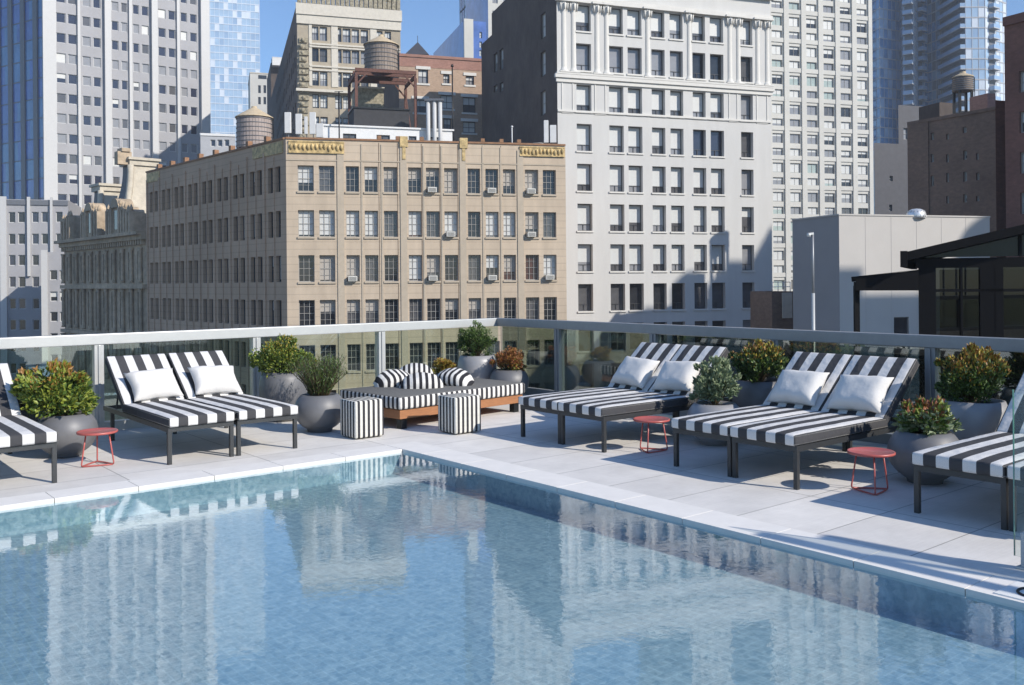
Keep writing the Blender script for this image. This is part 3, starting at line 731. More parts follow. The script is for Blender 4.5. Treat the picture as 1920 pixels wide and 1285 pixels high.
# ================================================================= the city
DG = Vector((.954, .30)).normalized(); DS = Vector((-.30, .954)).normalized()      # avenue grid
_wc = {}
def win_meshes(w, h, style, bl):
    """frame + pane + blind meshes; local x along wall, +y inward, z up, origin lower left"""
    key = (round(w, 1), round(h, 1), style, round(bl, 2))
    if key in _wc: return _wc[key]
    w, h = key[0], key[1]
    st = dict(tan=('frame_grey', .06, 3, 2, 2), side=('frame_dark', .07, 2, 2, 2), office=('frame_dark', .06, 1, 0, 0), white=('frame_dark', .07, 1, 1, 2), tower=('frame_white', .10, 1, 1, 1), grid=('frame_grey', .10, 2, 1, 1),
              loft=('frame_dark', .09, 2, 2, 2), punched=('frame_grey', .09, 1, 2, 1), navy=('frame_dark', .07, 1, 1, 2))[style.split('_')[0]]
    fm, fw, nc, nr, _ = st
    pane = style.split('_')[1]
    m = MB()
    m.box(0, w, 0, .07, 0, fw); m.box(0, w, 0, .07, h-fw, h); m.box(0, fw, 0, .07, fw, h-fw); m.box(w-fw, w, 0, .07, fw, h-fw)
    t = fw*.55
    kind = style.split('_')[0]
    if kind == 'white':
        m.box(fw, w-fw, .0, .06, h*.24, h*.24+t); m.box(w/2-t/2, w/2+t/2, .0, .06, fw, h*.24)
    elif kind == 'office': pass
    else:
        for k in range(1, nc): m.box(w*k/nc-t/2, w*k/nc+t/2, .01, .06, fw, h-fw)
        for k in range(1, nr): m.box(fw, w-fw, .0, .065, h*k/nr-t/2, h*k/nr+t/2)
        if kind in ('tan',):
            for k in (1, 3): m.box(fw, w-fw, .02, .06, h*k/4-t/3, h*k/4+t/3)
    fme = m.mesh('window', [fm])
    m = MB(); m.face([(0, .08, 0), (w, .08, 0), (w, .08, h), (0, .08, h)]); pme = m.mesh('pane', ['pane_'+pane])
    bme = None
    if bl > .02:
        m = MB(); bm_ = 'blind_grey' if kind == 'white' and bl < .9 and bl > .7 and False else ('curtain' if kind == 'tan' and int(bl*100) % 2 else 'blind')
        m.box(fw, w-fw, .066, .076, h*(1-bl)+.01, h-fw); bme = m.mesh('blind', [bm_])
    _wc[key] = (fme, pme, bme); return _wc[key]
class Bld:
    def __init__(s, name, label, loc, z0, cat='building'):
        s.t = thing(name, label, cat, (loc[0], loc[1], z0), 0, None, world=True); s.wins = []; s.z0 = z0
    def wall(s, mb, P0, P1, z0, z1, ops, mi=0, rev=.35, rmi=None):
        """vertical wall sheet P0->P1 (outside on the right-hand side) with real openings; ops: (s0,s1,z0,z1,style,blind)"""
        P0 = Vector(P0[:2]); P1 = Vector(P1[:2]); L = (P1-P0).length; d = (P1-P0)/L; n = Vector((d.y, -d.x))
        if rmi is None: rmi = mi
        ops = [o for o in ops if o[0] > .02 and o[1] < L-.02 and o[2] > z0+.02 and o[3] < z1-.02]
        zs = sorted(set([round(z0, 3), round(z1, 3)]+[round(q, 3) for o in ops for q in (o[2], o[3])]))
        P = lambda a, z, dep=0: (P0.x+d.x*a-n.x*dep, P0.y+d.y*a-n.y*dep, z)
        for za, zb in zip(zs[:-1], zs[1:]):
            mid = (za+zb)/2; cur = 0
            row = sorted([o for o in ops if o[2] < mid < o[3]], key=lambda o: o[0])
            for o in row:
                mb.face([P(cur, za), P(o[0], za), P(o[0], zb), P(cur, zb)], mi); cur = o[1]
            mb.face([P(cur, za), P(L, za), P(L, zb), P(cur, zb)], mi)
        for o in ops:
            a, c, za, zb = o[:4]
            mb.face([P(a, za), P(c, za), P(c, za, rev), P(a, za, rev)], rmi); mb.face([P(a, zb, rev), P(c, zb, rev), P(c, zb), P(a, zb)], rmi)
            mb.face([P(a, za, rev), P(a, zb, rev), P(a, zb), P(a, za)], rmi); mb.face([P(c, za), P(c, zb), P(c, zb, rev), P(c, za, rev)], rmi)
            ang = math.atan2(d.y, d.x); s.wins.append((P(a, za, rev-.08), ang, c-a, zb-za, o[4], o[5]))
    def place(s, limit=100, split=True):
        cam_ = Vector((0, 0, H))
        s.wins.sort(key=lambda q: (Vector(q[0])-cam_).length if q[0][2] > -9 else 900+(Vector(q[0])-cam_).length)
        off = s.t.location; rest = {}
        for i, (p, ang, w_, h_, st, bl) in enumerate(s.wins):
            f, pn, b_ = win_meshes(w_, h_, st, bl)
            if i < limit:
                o = bpy.data.objects.new('window', f); C.objects.link(o); o.parent = s.t
                o.location = Vector(p)-off; o.rotation_euler = (0, 0, ang); o.scale = (w_/round(w_, 1), 1, h_/round(h_, 1))
                c = bpy.data.objects.new('pane', pn); C.objects.link(c); c.parent = o
                if b_: c = bpy.data.objects.new('blind', b_); C.objects.link(c); c.parent = o
            else: rest.setdefault('r', []).append((p, ang, w_, h_, (f, pn, b_)))
        if rest:
            m = MB(); mats = []
            for (p, ang, w_, h_, ms) in rest['r']:
                ca, sa = math.cos(ang), math.sin(ang); kx, kz = w_/round(w_, 1), h_/round(h_, 1)
                for me in ms:
                    if me is None: continue
                    mn = me.materials[0]
                    if mn not in mats: mats.append(mn)
                    mi = mats.index(mn); i0 = len(m.v)
                    for v in me.vertices:
                        x, y, z = v.co.x*kx, v.co.y, v.co.z*kz
                        m.v.append((p[0]+x*ca-y*sa, p[1]+x*sa+y*ca, p[2]+z))
                    for pl_ in me.polygons: m.f.append(tuple(i0+k for k in pl_.vertices)); m.mi.append(mi); m.sm.append(False)
            me = bpy.data.meshes.new('far_windows'); me.from_pydata([(x-off.x, y-off.y, z-off.z) for x, y, z in m.v], [], m.f)
            for q in mats: me.materials.append(q)
            me.polygons.foreach_set('material_index', m.mi)
            o = bpy.data.objects.new('far_windows', me); C.objects.link(o); o.parent = s.t; o['kind'] = 'stuff'
def v3(p, z): return (p[0], p[1], z)
def strip(mb, P0, d, s0, s1, z0, z1, out, dep=.02, mi=0):
    """a box proud of the wall by `out`, sunk by dep"""
    n = Vector((d.y, -d.x)); o = P0+d*s0+n*out
    mb.obox(v3(o, z0), v3(d*(s1-s0), 0), v3(-n*(out+dep), 0), (0, 0, z1-z0), mi)
def poly_b(A, B, depth, ds=DS): return [A, B, B+ds*depth, A+ds*depth]
rnd = random.Random(3)

# ---------------------------------------------------------------- tan corner building
A = XY(537, 75); B = XY(1061, 80.3); D = XY(275, 97)
dF = (B-A).normalized(); dL = (A-D).normalized(); ZT = 13.35
Cc = B+DS*34; 
bt = Bld('corner_building', 'tan brick corner building with gold parapet panels and a shaded left side', A, ZST)
cols = [(559, 589), (598.5, 628), (649, 674), (684, 709), (720, 746), (766, 791), (799.5, 824.5), (833.5, 858.5), (877.5, 901), (911, 935), (944, 967), (985, 1010), (1018.6, 1043)]
rows = [(11.22, 9.12), (7.58, 5.42), (3.92, 1.75), (.27, -1.9), (-3.4, -5.6), (-7.1, -9.3), (-10.7, -12.9)]
ops = []; acs = []
acset = {(0, 6), (0, 9), (0, 11), (1, 7), (1, 11), (2, 6), (2, 9), (2, 12), (2, 2)}
for r, (zt_, zb_) in enumerate(rows):
    for c, (x0, x1) in enumerate(cols):
        a = hit(x0, 420, A, dF)[0]; e = hit(x1, 420, A, dF)[0]
        q = rnd.random(); bl = rnd.choice([0, 0, .33, .5, .67, .92, .93, .45]) if r < 3 else rnd.choice([0, 0, 0, 0, .45])
        if (r, c) in ((1, 0), (1, 1), (1, 2), (1, 3), (1, 9), (1, 10), (0, 0)): bl = .92 if r else .66
        if (r, c) in ((1, 4), (1, 6), (0, 1), (0, 2), (1, 12), (0, 12)): bl = 0
        pn = 'brown' if (r, c) in ((1, 5), (2, 11), (2, 10)) else rnd.choice(['dark', 'dark', 'mid'])
        ops.append((a, e, zb_, zt_, 'tan_'+pn, bl))
        if (r, c) in acset: acs.append((r, c, a, e, zb_))
wm = MB()
bt.wall(wm, A, B, ZST, ZT, ops, 0, .38)
LL = (A-D).length; opsL = []
s_a = hit(281, 440, D, dL)[0]; s_b = hit(503, 440, D, dL)[0]; pitch = (s_b-s_a)/8
for r, (zt_, zb_) in enumerate(rows):
    for g in range(9):
        s0_ = s_a+g*pitch
        for k in range(2):
            a = s0_+k*pitch*.40
            opsL.append((a, a+pitch*.27, zb_, zt_, 'side_'+rnd.choice(['dark', 'dark', 'mid', 'brown']), rnd.choice([0, 0, 0, 0, .4, .9])))
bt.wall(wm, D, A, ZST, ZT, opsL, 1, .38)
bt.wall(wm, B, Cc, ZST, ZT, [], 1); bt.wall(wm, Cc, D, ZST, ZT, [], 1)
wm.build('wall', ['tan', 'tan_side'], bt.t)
m = MB(); m.face([v3(A, ZT-.9), v3(B, ZT-.9), v3(Cc, ZT-.9), v3(D, ZT-.9)])
m.build('roof', 'roof', bt.t)
m = MB()
nF = Vector((dF.y, -dF.x)); nL = Vector((dL.y, -dL.x)); LF = (B-A).length
strip(m, A, dF, 0, LF, ZT-.02, ZT+.13, .10, .35); strip(m, D, dL, 0, LL-.3, ZT-.02, ZT+.13, .10, .35)
for px in (711, 746, 791, 905, 940, 973): 
    a = hit(px, 270, A, dF)[0]; strip(m, A, dF, a-.16, a+.16, ZT+.13, ZT+.42, .12, .3)
for k in range(1, 9): strip(m, D, dL, LL*k/9-.22, LL*k/9+.22, ZT+.13, ZT+.55, .12, .3)
m.build('parapet_cap', 'cap_brown', bt.t)
m = MB()   # raised piers, string courses and sills
for px in (639, 757, 868, 976): 
    a = hit(px, 400, A, dF)[0]; strip(m, A, dF, a-.27, a+.27, ZST, ZT-.5, .07)
for px in (716.5+.0, 679, 795, 829, 906, 939.5):
    a = hit(px, 400, A, dF)[0]; strip(m, A, dF, a-.07, a+.07, ZST, ZT-.3, .05)
for (zt_, zb_) in rows:
    for (x0, x1) in cols:
        a = hit(x0, 420, A, dF)[0]; e = hit(x1, 420, A, dF)[0]; strip(m, A, dF, a-.06, e+.06, zb_-.16, zb_-.003, .10, .0)
strip(m, A, dF, 0, LF, ZT-1.75, ZT-1.65, .05)
m.build('masonry_trim', 'sill', bt.t)
m = MB()
for k in range(9):
    a = s_a+k*pitch-pitch*.17; strip(m, D, dL, a-.10, a+.14, ZST, ZT-.8, .12)
    a = s_a+k*pitch+pitch*.335; strip(m, D, dL, a-.06, a+.06, ZST, ZT-1.3, .08)
m.build('side_piers', 'tan_side', bt.t)
m = MB()
for px in (711, 746, 791, 825, 859, 905, 940): 
    a = hit(px, 400, A, dF)[0]; strip(m, A, dF, a-.025, a+.025, -9, ZT-.15, .012)
m.build('seams', 'tan_dark_line', bt.t)
for (px0, px1, zz0, zz1) in ((541, 645, ZT-1.15, ZT-.15), (974, 1058, ZT-1.0, ZT-.15)):
    m = MB(); a = hit(px0, 270, A, dF)[0]; e = hit(px1, 270, A, dF)[0]; strip(m, A, dF, a, e, zz0, zz1, .09)
    nk = int((e-a)/.33)
    for k in range(nk):
        p_ = A+dF*(a+.2+(e-a-.4)*k/(nk-1))+nF*.1; zc_ = (zz0+zz1)/2+rnd.uniform(-.1, .1)
        m.lathe([(0, -.30), (.10, -.18), (.15, .0), (.11, .16), (0, .28)], (p_.x, p_.y, zc_), 8)
    strip(m, A, dF, a, e, zz1-.1, zz1, .14, 0); strip(m, A, dF, a, e, zz0, zz0+.09, .14, 0)
    m.build('gold_panel', 'gold', bt.t)
for (f0, f1) in ((.81, .985), (.01, .12)):
    m = MB(); strip(m, D, dL, LL*f0, LL*f1, ZT-1.1, ZT-.15, .09); m.build('gold_panel', 'gold', bt.t)
for px in (757, 869):
    m = MB(); a = hit(px, 270, A, dF)[0]; strip(m, A, dF, a-.33, a+.33, ZT-.45, ZT+.42, .16, .3); strip(m, A, dF, a-.13, a+.13, ZT-1.5, ZT-.45, .12); m.build('gold_block', 'gold', bt.t)
bt.place()
ordn = ['first', 'second', 'third', 'fourth', 'fifth', 'sixth', 'seventh', 'eighth', 'ninth', 'tenth', 'eleventh', 'twelfth', 'thirteenth']
rown = ['top', 'second', 'third']
def ac_unit(P, ang):
    t = thing('air_conditioner', '', 'air conditioner', P, ang)
    m = MB(); m.box(0, .72, -.30, .42, 0, .42); m.build('casing', 'ac', t, bevel=.02)
    m = MB()
    for k in range(5): m.box(.06, .66, -.315, -.301, .06+k*.065, .09+k*.065)
    m.build('grille', 'ac_dark', t); return t
ac0 = None
for (r, c, a, e, zb_) in acs:
    p = A+dF*(a+.12)+nF*.12; P = (p.x, p.y, zb_+.02); ang = math.atan2(dF.y, dF.x)
    lab = 'window air conditioner in the %s row, %s window of the tan front' % (rown[r], ordn[c])
    if ac0 is None: o = ac0 = ac_unit(P, ang)
    else: o = dup(ac0, P, ang, lab)
    o['label'] = lab; o['group'] = 'air conditioners in the windows of the tan building'

# ---------------------------------------------------------------- white building
A2 = XY(1047, 90.4); B2 = XY(1447, 98.2); d2 = (B2-A2).normalized(); L2_ = (B2-A2).length; ZW = 34.0
bw = Bld('white_building', 'tall white building with fluted pilasters and a dark brick side wall', A2, ZST)
cols2 = [(1083, 1111), (1144, 1171), (1179.5, 1206), (1224, 1249), (1258.7, 1283), (1301, 1325), (1334, 1359), (1391, 1413.6)]
zr = []
for y in (7, 81, 158, 232, 307, 382, 458, 533, 608, 683): zr.append(Z(1083, y, 91.1))
h2 = 51/1740*91.1
ops = []; cc = []
for r, z in enumerate(zr):
    for c, (x0, x1) in enumerate(cols2):
        a = hit(x0, 420, A2, d2)[0]; e = hit(x1, 420, A2, d2)[0]
        if r == 0: cc.append((a, e))
        bl = rnd.choice([.74, .74, .74, .72, .78, .66, .74]); pn = rnd.choice(['mid', 'mid', 'grey'])
        if r == 7 or r > 7: bl = 0; pn = rnd.choice(['dark', 'mid'])
        elif r == 1: bl = 0; pn = 'grey' if c < 5 else 'dark'
        elif r == 0: bl = rnd.choice([.62, .66, .7])
        elif r == 2: bl = rnd.choice([.72, .74, .70])
        elif r == 3 and c in (5, 6): bl = 0; pn = 'navy'
        if c == 7: bl = {0: .8, 5: .38}.get(r, 0); pn = 'mid' if r % 2 else 'grey'
        ops.append((a, e, z-h2, z, 'white_'+pn, bl))
wm = MB()
bw.wall(wm, A2, B2, ZST, ZW, ops, 0, .55)
E2 = A2+DS*22.5; F2 = B2+DS*22.5
sop = []
for (px, y0, y1) in ((1018, 25, 72), (1018, 97, 143), (1018, 171, 216), (940, 92, 130), (929, 100, 135), (940, 155, 172), (929, 160, 172)):
    n_ = DS; sa, zt1 = hit(px, y0, E2, -DS); _, zb1 = hit(px, y1, E2, -DS)
    sop.append((sa-.75, sa+.75, zb1, zt1, 'punched_grey', .9 if px > 1000 else .5))
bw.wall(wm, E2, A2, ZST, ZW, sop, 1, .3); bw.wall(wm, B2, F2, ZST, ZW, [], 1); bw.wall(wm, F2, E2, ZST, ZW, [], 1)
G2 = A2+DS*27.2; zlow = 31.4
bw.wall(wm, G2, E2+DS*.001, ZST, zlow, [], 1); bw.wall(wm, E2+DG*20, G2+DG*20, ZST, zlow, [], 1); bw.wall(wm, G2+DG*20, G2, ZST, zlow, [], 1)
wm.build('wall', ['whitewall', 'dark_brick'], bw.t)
m = MB(); m.face([v3(A2, ZW-.6), v3(B2, ZW-.6), v3(F2, ZW-.6), v3(E2, ZW-.6)]); m.face([v3(E2, zlow-.5), v3(E2+DG*20, zlow-.5), v3(G2+DG*20, zlow-.5), v3(G2, zlow-.5)]); m.build('roof', 'roof', bw.t)
m = MB()
zc = Z(1047, 139, 90.4)
strip(m, A2, d2, -.3, L2_+.3, zc-.35, zc, .32); strip(m, A2, d2, -.15, L2_+.15, zc-.75, zc-.35, .16); strip(m, A2, d2, -.15, L2_+.15, zc, zc+.18, .35)
zl = Z(1047, 207, 90.4); strip(m, A2, d2, 0, L2_, zl-.12, zl+.08, .14)
ztop = Z(1047, 2, 90.4); strip(m, A2, d2, -.15, L2_+.15, ztop, ztop+.5, .30); strip(m, A2, d2, -.4, L2_+.4, ztop+2.8, ztop+3.5, .6); strip(m, A2, d2, -.3, L2_+.3, ztop+2.2, ztop+2.8, .5); strip(m, A2, d2, 0, L2_, ZW-.4, ZW+.1, .2)
for (a, e) in cc:
    for z in zr: sm_ = MB(); strip(sm_, A2, d2, a-.1, e+.1, z-h2-.16, z-h2-.003, .12, .0); sm_.build('window_sill', 'whitetrim', bw.t)
z2t, z2b = zr[2]+.35, zr[2]-h2-.25
for (p0, p1) in ((1055, 1077), (1117, 1138), (1368, 1385), (1420, 1441)):
    a = hit(p0, 420, A2, d2)[0]; e = hit(p1, 420, A2, d2)[0]
    strip(m, A2, d2, a, e, z2t-.12, z2t, .06); strip(m, A2, d2, a, e, z2b, z2b+.12, .06); strip(m, A2, d2, a, a+.1, z2b+.12, z2t-.12, .06); strip(m, A2, d2, e-.1, e, z2b+.12, z2t-.12, .06)
m.build('cornice', 'whitetrim', bw.t)
n2 = Vector((d2.y, -d2.x)); first = None
for px in (1057, 1075, 1119, 1137, 1214, 1292, 1368, 1384, 1420, 1438):
    a = hit(px, 70, A2, d2)[0]; p = A2+d2*a; 
    if first is None:
        m = MB(); m.lathe([(.44, 0), (.46, .25), (.36, .35), (.33, .6), (.30, ztop-zc-1.3), (.32, ztop-zc-1.15), (.44, ztop-zc-.5), (.48, ztop-zc-.2)], n=14)
        m.box(-.55, .55, -.55, .55, -.0, .12); m.box(-.6, .6, -.6, .6, ztop-zc-.2, ztop-zc-.0)
        for k in range(8):
            t_ = 2*math.pi*k/8; m.tube([(.46*math.cos(t_), .46*math.sin(t_), ztop-zc-1.0), (.54*math.cos(t_), .54*math.sin(t_), ztop-zc-.35)], .08, 5)
        first = m.build('pilaster', 'whitetrim', bw.t, off=(0, 0, 0)); o = first
    else: o = first.copy(); C.objects.link(o); o.parent = bw.t
    o.location = Vector((p.x-n2.x*.16, p.y-n2.y*.16, zc+.18))-bw.t.location; o.rotation_euler = (0, 0, math.atan2(d2.y, d2.x))
bw.place()

# ---------------------------------------------------------------- generic tower
def tower(name, label, x0, Y0, x1, dF_, ztop, zlow_, nside, dS_, ncol, floor, wfrac, hfrac, style_f, mats, sidem=None, z_first=None, blp=(0,), pier=None, band=None, side_cols=0, side_style=None, rev=.3, limit=100, marg=.02):
    A_ = XY(x0, Y0); n_ = None
    # right end where pixel x1 meets the facade line
    s1 = hit(x1, 200, A_, dF_)[0]; B_ = A_+dF_*s1
    bl_ = Bld(name, label, A_, ZST); wm_ = MB(); L = s1
    nf = int((ztop-zlow_)/floor); ops_ = []; cw = L*(1-2*marg)/ncol
    for f in range(nf):
        zt_ = ztop-floor*(f+.35)
        for c in range(ncol):
            a = L*marg+cw*(c+(1-wfrac)/2); ops_.append((a, a+cw*wfrac, zt_-floor*hfrac, zt_, rnd.choice(style_f), rnd.choice(blp)))
    bl_.wall(wm_, A_, B_, ZST, ztop, ops_, 0, rev)
    D_ = A_+dS_*nside; C_ = B_+dS_*nside; so_ = []
    if side_cols:
        cs = nside/side_cols
        for f in range(nf):
            zt_ = ztop-floor*(f+.35)
            for c in range(side_cols): so_.append((cs*(c+.2), cs*(c+.8), zt_-floor*hfrac, zt_, rnd.choice(side_style), 0))
    bl_.wall(wm_, D_, A_, ZST, ztop, so_, 1, rev); bl_.wall(wm_, B_, C_, ZST, ztop, [], 1); bl_.wall(wm_, C_, D_, ZST, ztop, [], 1)
    wm_.build('wall', mats, bl_.t)
    m = MB(); m.face([v3(A_, ztop-.3), v3(B_, ztop-.3), v3(C_, ztop-.3), v3(D_, ztop-.3)]); m.build('roof', 'roof', bl_.t)
    return bl_, A_, B_, L, nf, cw

# ---------------------------------------------------------------- white-piered tower on the left
d3 = Vector((.805, .593)).normalized(); dS3 = Vector((-.593, .805)).normalized()
A3 = XY(82, 166); Z3 = Z(105, -270, 166); B3s = hit(392, 150, A3, d3)[0]; B3 = A3+d3*B3s
b3 = Bld('office_tower', 'tall grey and white pier office tower at the left with a deep blue glass side', A3, ZST)
wm = MB(); ops = []
prs = [[(106.5, 124.5), (128.5, 145)], [(155.5, 171), (176, 190)], [(210.5, 223.5), (228.5, 240)], [(250.5, 262), (267, 280)], [(298, 312), (317, 330)], [(340, 352), (357.5, 370)]]
fh = 37.8/1740*167.5
yt = 23.5; z_ref = Z(115, yt, 167.5)
for f in range(-8, 12):
    zt_ = z_ref-f*fh
    for pr in prs:
        for (x0, x1) in pr:
            a = hit(x0, 200, A3, d3)[0]; e = hit(x1, 200, A3, d3)[0]
            q = f in (2, 6) and True
            ops.append((a, e, zt_-1.75, zt_, 'tower_'+('grey' if (f == 2 or (f == 6 and x0 > 200)) else rnd.choice(['navy', 'navy', 'mid', 'navy', 'grey'])), .0 if rnd.random() < .9 else rnd.choice([.5, .92])))
b3.wall(wm, A3, B3, ZST, Z3, ops, 0, .25)
dS3 = Vector((-.85, .53)).normalized(); D3 = A3+dS3*40; C3 = B3+dS3*40
b3.wall(wm, B3, C3, ZST, Z3, [], 0); b3.wall(wm, C3, D3, ZST, Z3, [], 0)
wm.build('wall', ['grey_span'], b3.t)
m = MB(); m.face([v3(A3, Z3-.3), v3(B3, Z3-.3), v3(C3, Z3-.3), v3(D3, Z3-.3)]); m.build('roof', 'roof', b3.t)
m = MB()
for (x0, x1, o_) in ((80, 105, .8), (146, 151, .45), (196, 208, .8), (242.5, 248, .45), (284, 295, .8), (332, 337, .45), (376, 392, .8)):
    a = hit(x0, 200, A3, d3)[0]; e = hit(x1, 200, A3, d3)[0]; strip(m, A3, d3, a, e, ZST, Z3+.2, o_)
m.build('piers', 'white_pier', b3.t)
# blue side: floor-high glass panels between dark mullions
m = MB(); dSn = -dS3
for k in range(10):
    a = k*4.0; 
    for f in range(0, 40):
        z = Z3-(f+1)*3.6
        if z < -10: break
        pA = A3+dS3*a; pB = A3+dS3*(a+4.0)
        j = rnd.uniform(-.02, .02)
        m.face([v3(pB, z), v3(pA, z), v3(pA, z+3.6), v3(pB, z+3.6)], rnd.choice([0, 0, 1, 0, 1]))
m.face([v3(D3, ZST), v3(A3, ZST), v3(A3, -10), v3(D3, -10)], 0)
m.build('blue_glazing', ['blue_glass', 'blue_glass2'], b3.t)
m = MB()
for k in range(10): 
    strip(m, D3, dSn, 40-k*4.0-2.6, 40-k*4.0-1.3, -12, Z3, .25)
for f in range(0, 40):
    z = Z3-(f+1)*3.6
    if z > -10: strip(m, D3, dSn, 0, 40, z-.1, z+.1, .04)
m.build('mullions', 'mullion', b3.t)
b3.place()

# low annexe in front of it, far left
Yq = 150.0; A4 = XY(-60, Yq); s4 = hit(128, 450, A4, DG)[0]; B4 = A4+DG*s4; Z4 = Z(60, 372, 150.5)
b4 = Bld('office_annexe', 'low grey office block with white piers in the bottom left corner of the skyline', A4, ZST)
wm = MB(); ops = []
for k, y in enumerate((397, 438, 478, 519, 560, 600, 641, 682)):
    for (x0, x1) in ((16.5, 29), (34, 47.5), (60, 73), (78, 91), (105, 118), (-30, -18), (-14, -2), (-52, -40)):
        a = hit(x0, 450, A4, DG)[0]; e = hit(x1, 450, A4, DG)[0]; z = Z(x0, y, 151+(x0-16)*.03)
        ops.append((a, e, z-1.75, z, 'tower_'+rnd.choice(['dark', 'dark', 'navy']), 0))
b4.wall(wm, A4, B4, ZST, Z4, ops, 0, .3); D4 = A4+DS*16; C4 = B4+DS*16
b4.wall(wm, B4, C4, ZST, Z4, [], 0); b4.wall(wm, C4, D4, ZST, Z4, [], 0); b4.wall(wm, D4, A4, ZST, Z4, [], 0)
wm.build('wall', 'grey_span', b4.t)
m = MB(); m.face([v3(A4, Z4-.3), v3(B4, Z4-.3), v3(C4, Z4-.3), v3(D4, Z4-.3)]); m.build('roof', 'roof', b4.t)
m = MB()
for (x0, x1) in ((1, 13), (52, 57.5), (95, 99.5)):
    a = hit(x0, 450, A4, DG)[0]; e = hit(x1, 450, A4, DG)[0]; strip(m, A4, DG, a, e, ZST if x0 < 5 else Z(x0, 518 if x0 < 60 else 474, 151), Z4+.4, .5)
m.build('piers', 'white_pier', b4.t)
m = MB(); strip(m, A4, DG, 0, s4, Z4-.9, Z4-.1, .2); m.build('parapet', 'slab_dark', b4.t)
b4.place()
# nearer block overlapping it
A5 = XY(77, 141); s5 = hit(128, 500, A5, DG)[0]; B5 = A5+DG*s5; Z5 = Z(80, 473, 141)
b5 = Bld('office_annexe', 'narrow grey block with one broad white pier left of the ornate mansard building', A5, ZST)
wm = MB(); ops = []
for y in (486, 506-8, 546-8, 586, 627):
    pass
for k, y in enumerate((507, 547, 585, 625, 665)):
    for (x0, x1) in ((93, 107), (111, 123)):
        a = hit(x0, 450, A5, DG)[0]; e = hit(x1, 450, A5, DG)[0]; z = Z(x0, y, 141.5); ops.append((a, e, z-1.5, z, 'tower_dark', .55 if k == 1 else 0))
b5.wall(wm, A5, B5, ZST, Z5, ops, 0, .3); D5 = A5+DS*7; C5 = B5+DS*7
b5.wall(wm, B5, C5, ZST, Z5, [], 0); b5.wall(wm, C5, D5, ZST, Z5, [], 0); b5.wall(wm, D5, A5, ZST, Z5, [], 0)
wm.build('wall', 'grey_span', b5.t)
m = MB(); m.face([v3(A5, Z5-.3), v3(B5, Z5-.3), v3(C5, Z5-.3), v3(D5, Z5-.3)]); m.build('roof', 'roof', b5.t)
m = MB(); strip(m, A5, DG, 0, hit(89, 450, A5, DG)[0], ZST, Z5+.3, .4); m.build('pier', 'white_pier', b5.t)
b5.place()

# ---------------------------------------------------------------- curtain-wall towers
def curtain(name, label, pts, ztop, zlow_, pw, fh_, mats, seg_mats, slabm, wts=None, mull=True, slab_out=.12, balc=()):
    """closed tower of glass panels; balc: (edge index, s0, s1) zones with projecting balconies"""
    bl_ = Bld(name, label, pts[0], ZST); m = MB(); sl_ = MB(); n = len(pts); mu = MB()
    zf = []
    z = ztop
    while z > zlow_: zf.append(z); z -= fh_
    for i in range(n):
        P0 = pts[i]; P1 = pts[(i+1) % n]; L = (P1-P0).length; d = (P1-P0)/L; k = max(1, round(L/pw)); wd = L/k
        nn = Vector((d.y, -d.x)); facing = nn.dot(-P0.normalized()) > -.3
        if not facing:
            m.face([v3(P0, zlow_), v3(P1, zlow_), v3(P1, ztop), v3(P0, ztop)], 0); continue
        for z in zf:
            for c in range(k):
                a = P0+d*c*wd; b_ = P0+d*(c+1)*wd; mm = seg_mats[i] if i < len(seg_mats) else seg_mats[-1]
                # small inward tilt per panel so that neighbours catch the sky differently
                j = rnd.uniform(-.012, .012)
                m.face([(a.x, a.y, z-fh_), (b_.x, b_.y, z-fh_), (b_.x+nn.x*j, b_.y+nn.y*j, z), (a.x+nn.x*j, a.y+nn.y*j, z)], rnd.choice(mm))
            strip(sl_, P0, d, 0, L, z-.22, z+.12, slab_out+.001*i, .1)
        if mull:
            for c in range(k+1): strip(mu, P0, d, max(0, c*wd-.07), min(L, c*wd+.07), zlow_, ztop, .08, .05)
    for i in range(n): m.face([v3(pts[i], ZST), v3(pts[(i+1) % n], ZST), v3(pts[(i+1) % n], zlow_), v3(pts[i], zlow_)], 0)
    m.face([v3(p, ztop) for p in pts], 0)
    m.build('glazing', mats, bl_.t); sl_.build('floor_slabs', slabm, bl_.t)
    if mull: mu.build('mullions', slabm, bl_.t)
    cnt = 0
    for (i, s0, s1) in balc:
        P0 = pts[i]; P1 = pts[(i+1) % n]; d = (P1-P0).normalized(); nn = Vector((d.y, -d.x)); first_ = None
        for z in zf[1:]:
            cnt += 1
            if cnt > 100: break
            if first_ is None:
                q = MB(); q.box(0, s1-s0, -1.5, 0, -.15, .15, 0); q.box(0, s1-s0, -1.5, -1.42, .15, 1.15, 1); q.box(0, .08, -1.42, 0, .15, 1.15, 1); q.box(s1-s0-.08, s1-s0, -1.42, 0, .15, 1.15, 1)
                q.box(.2, s1-s0-.2, -.02, -.005+0, .2, fh_-.35, 2)
                o = first_ = q.build('balcony', ['slab', 'pale_glass2', 'slab_dark'], bl_.t, off=(0, 0, 0))
            else: o = first_.copy(); C.objects.link(o); o.parent = bl_.t
            p = P0+d*s0+nn*(slab_out+.03); o.location = Vector((p.x, p.y, z))-bl_.t.location; o.rotation_euler = (0, 0, math.atan2(d.y, d.x))
    return bl_
# pale glass tower left of the sky gap
A6 = XY(380, 420); s6 = hit(487, 100, A6, DG)[0]; B6 = A6+DG*s6
curtain('glass_tower', 'pale blue glass tower between the white pier tower and the open sky', [A6, B6, B6+DS*30, A6+DS*30], Z(440, -150, 420), -20, 1.9, 3.3,
        ['pale_glass', 'pale_glass2', 'pale_band'], [[0, 1, 0, 0, 2, 0, 0]], 'pale_band')
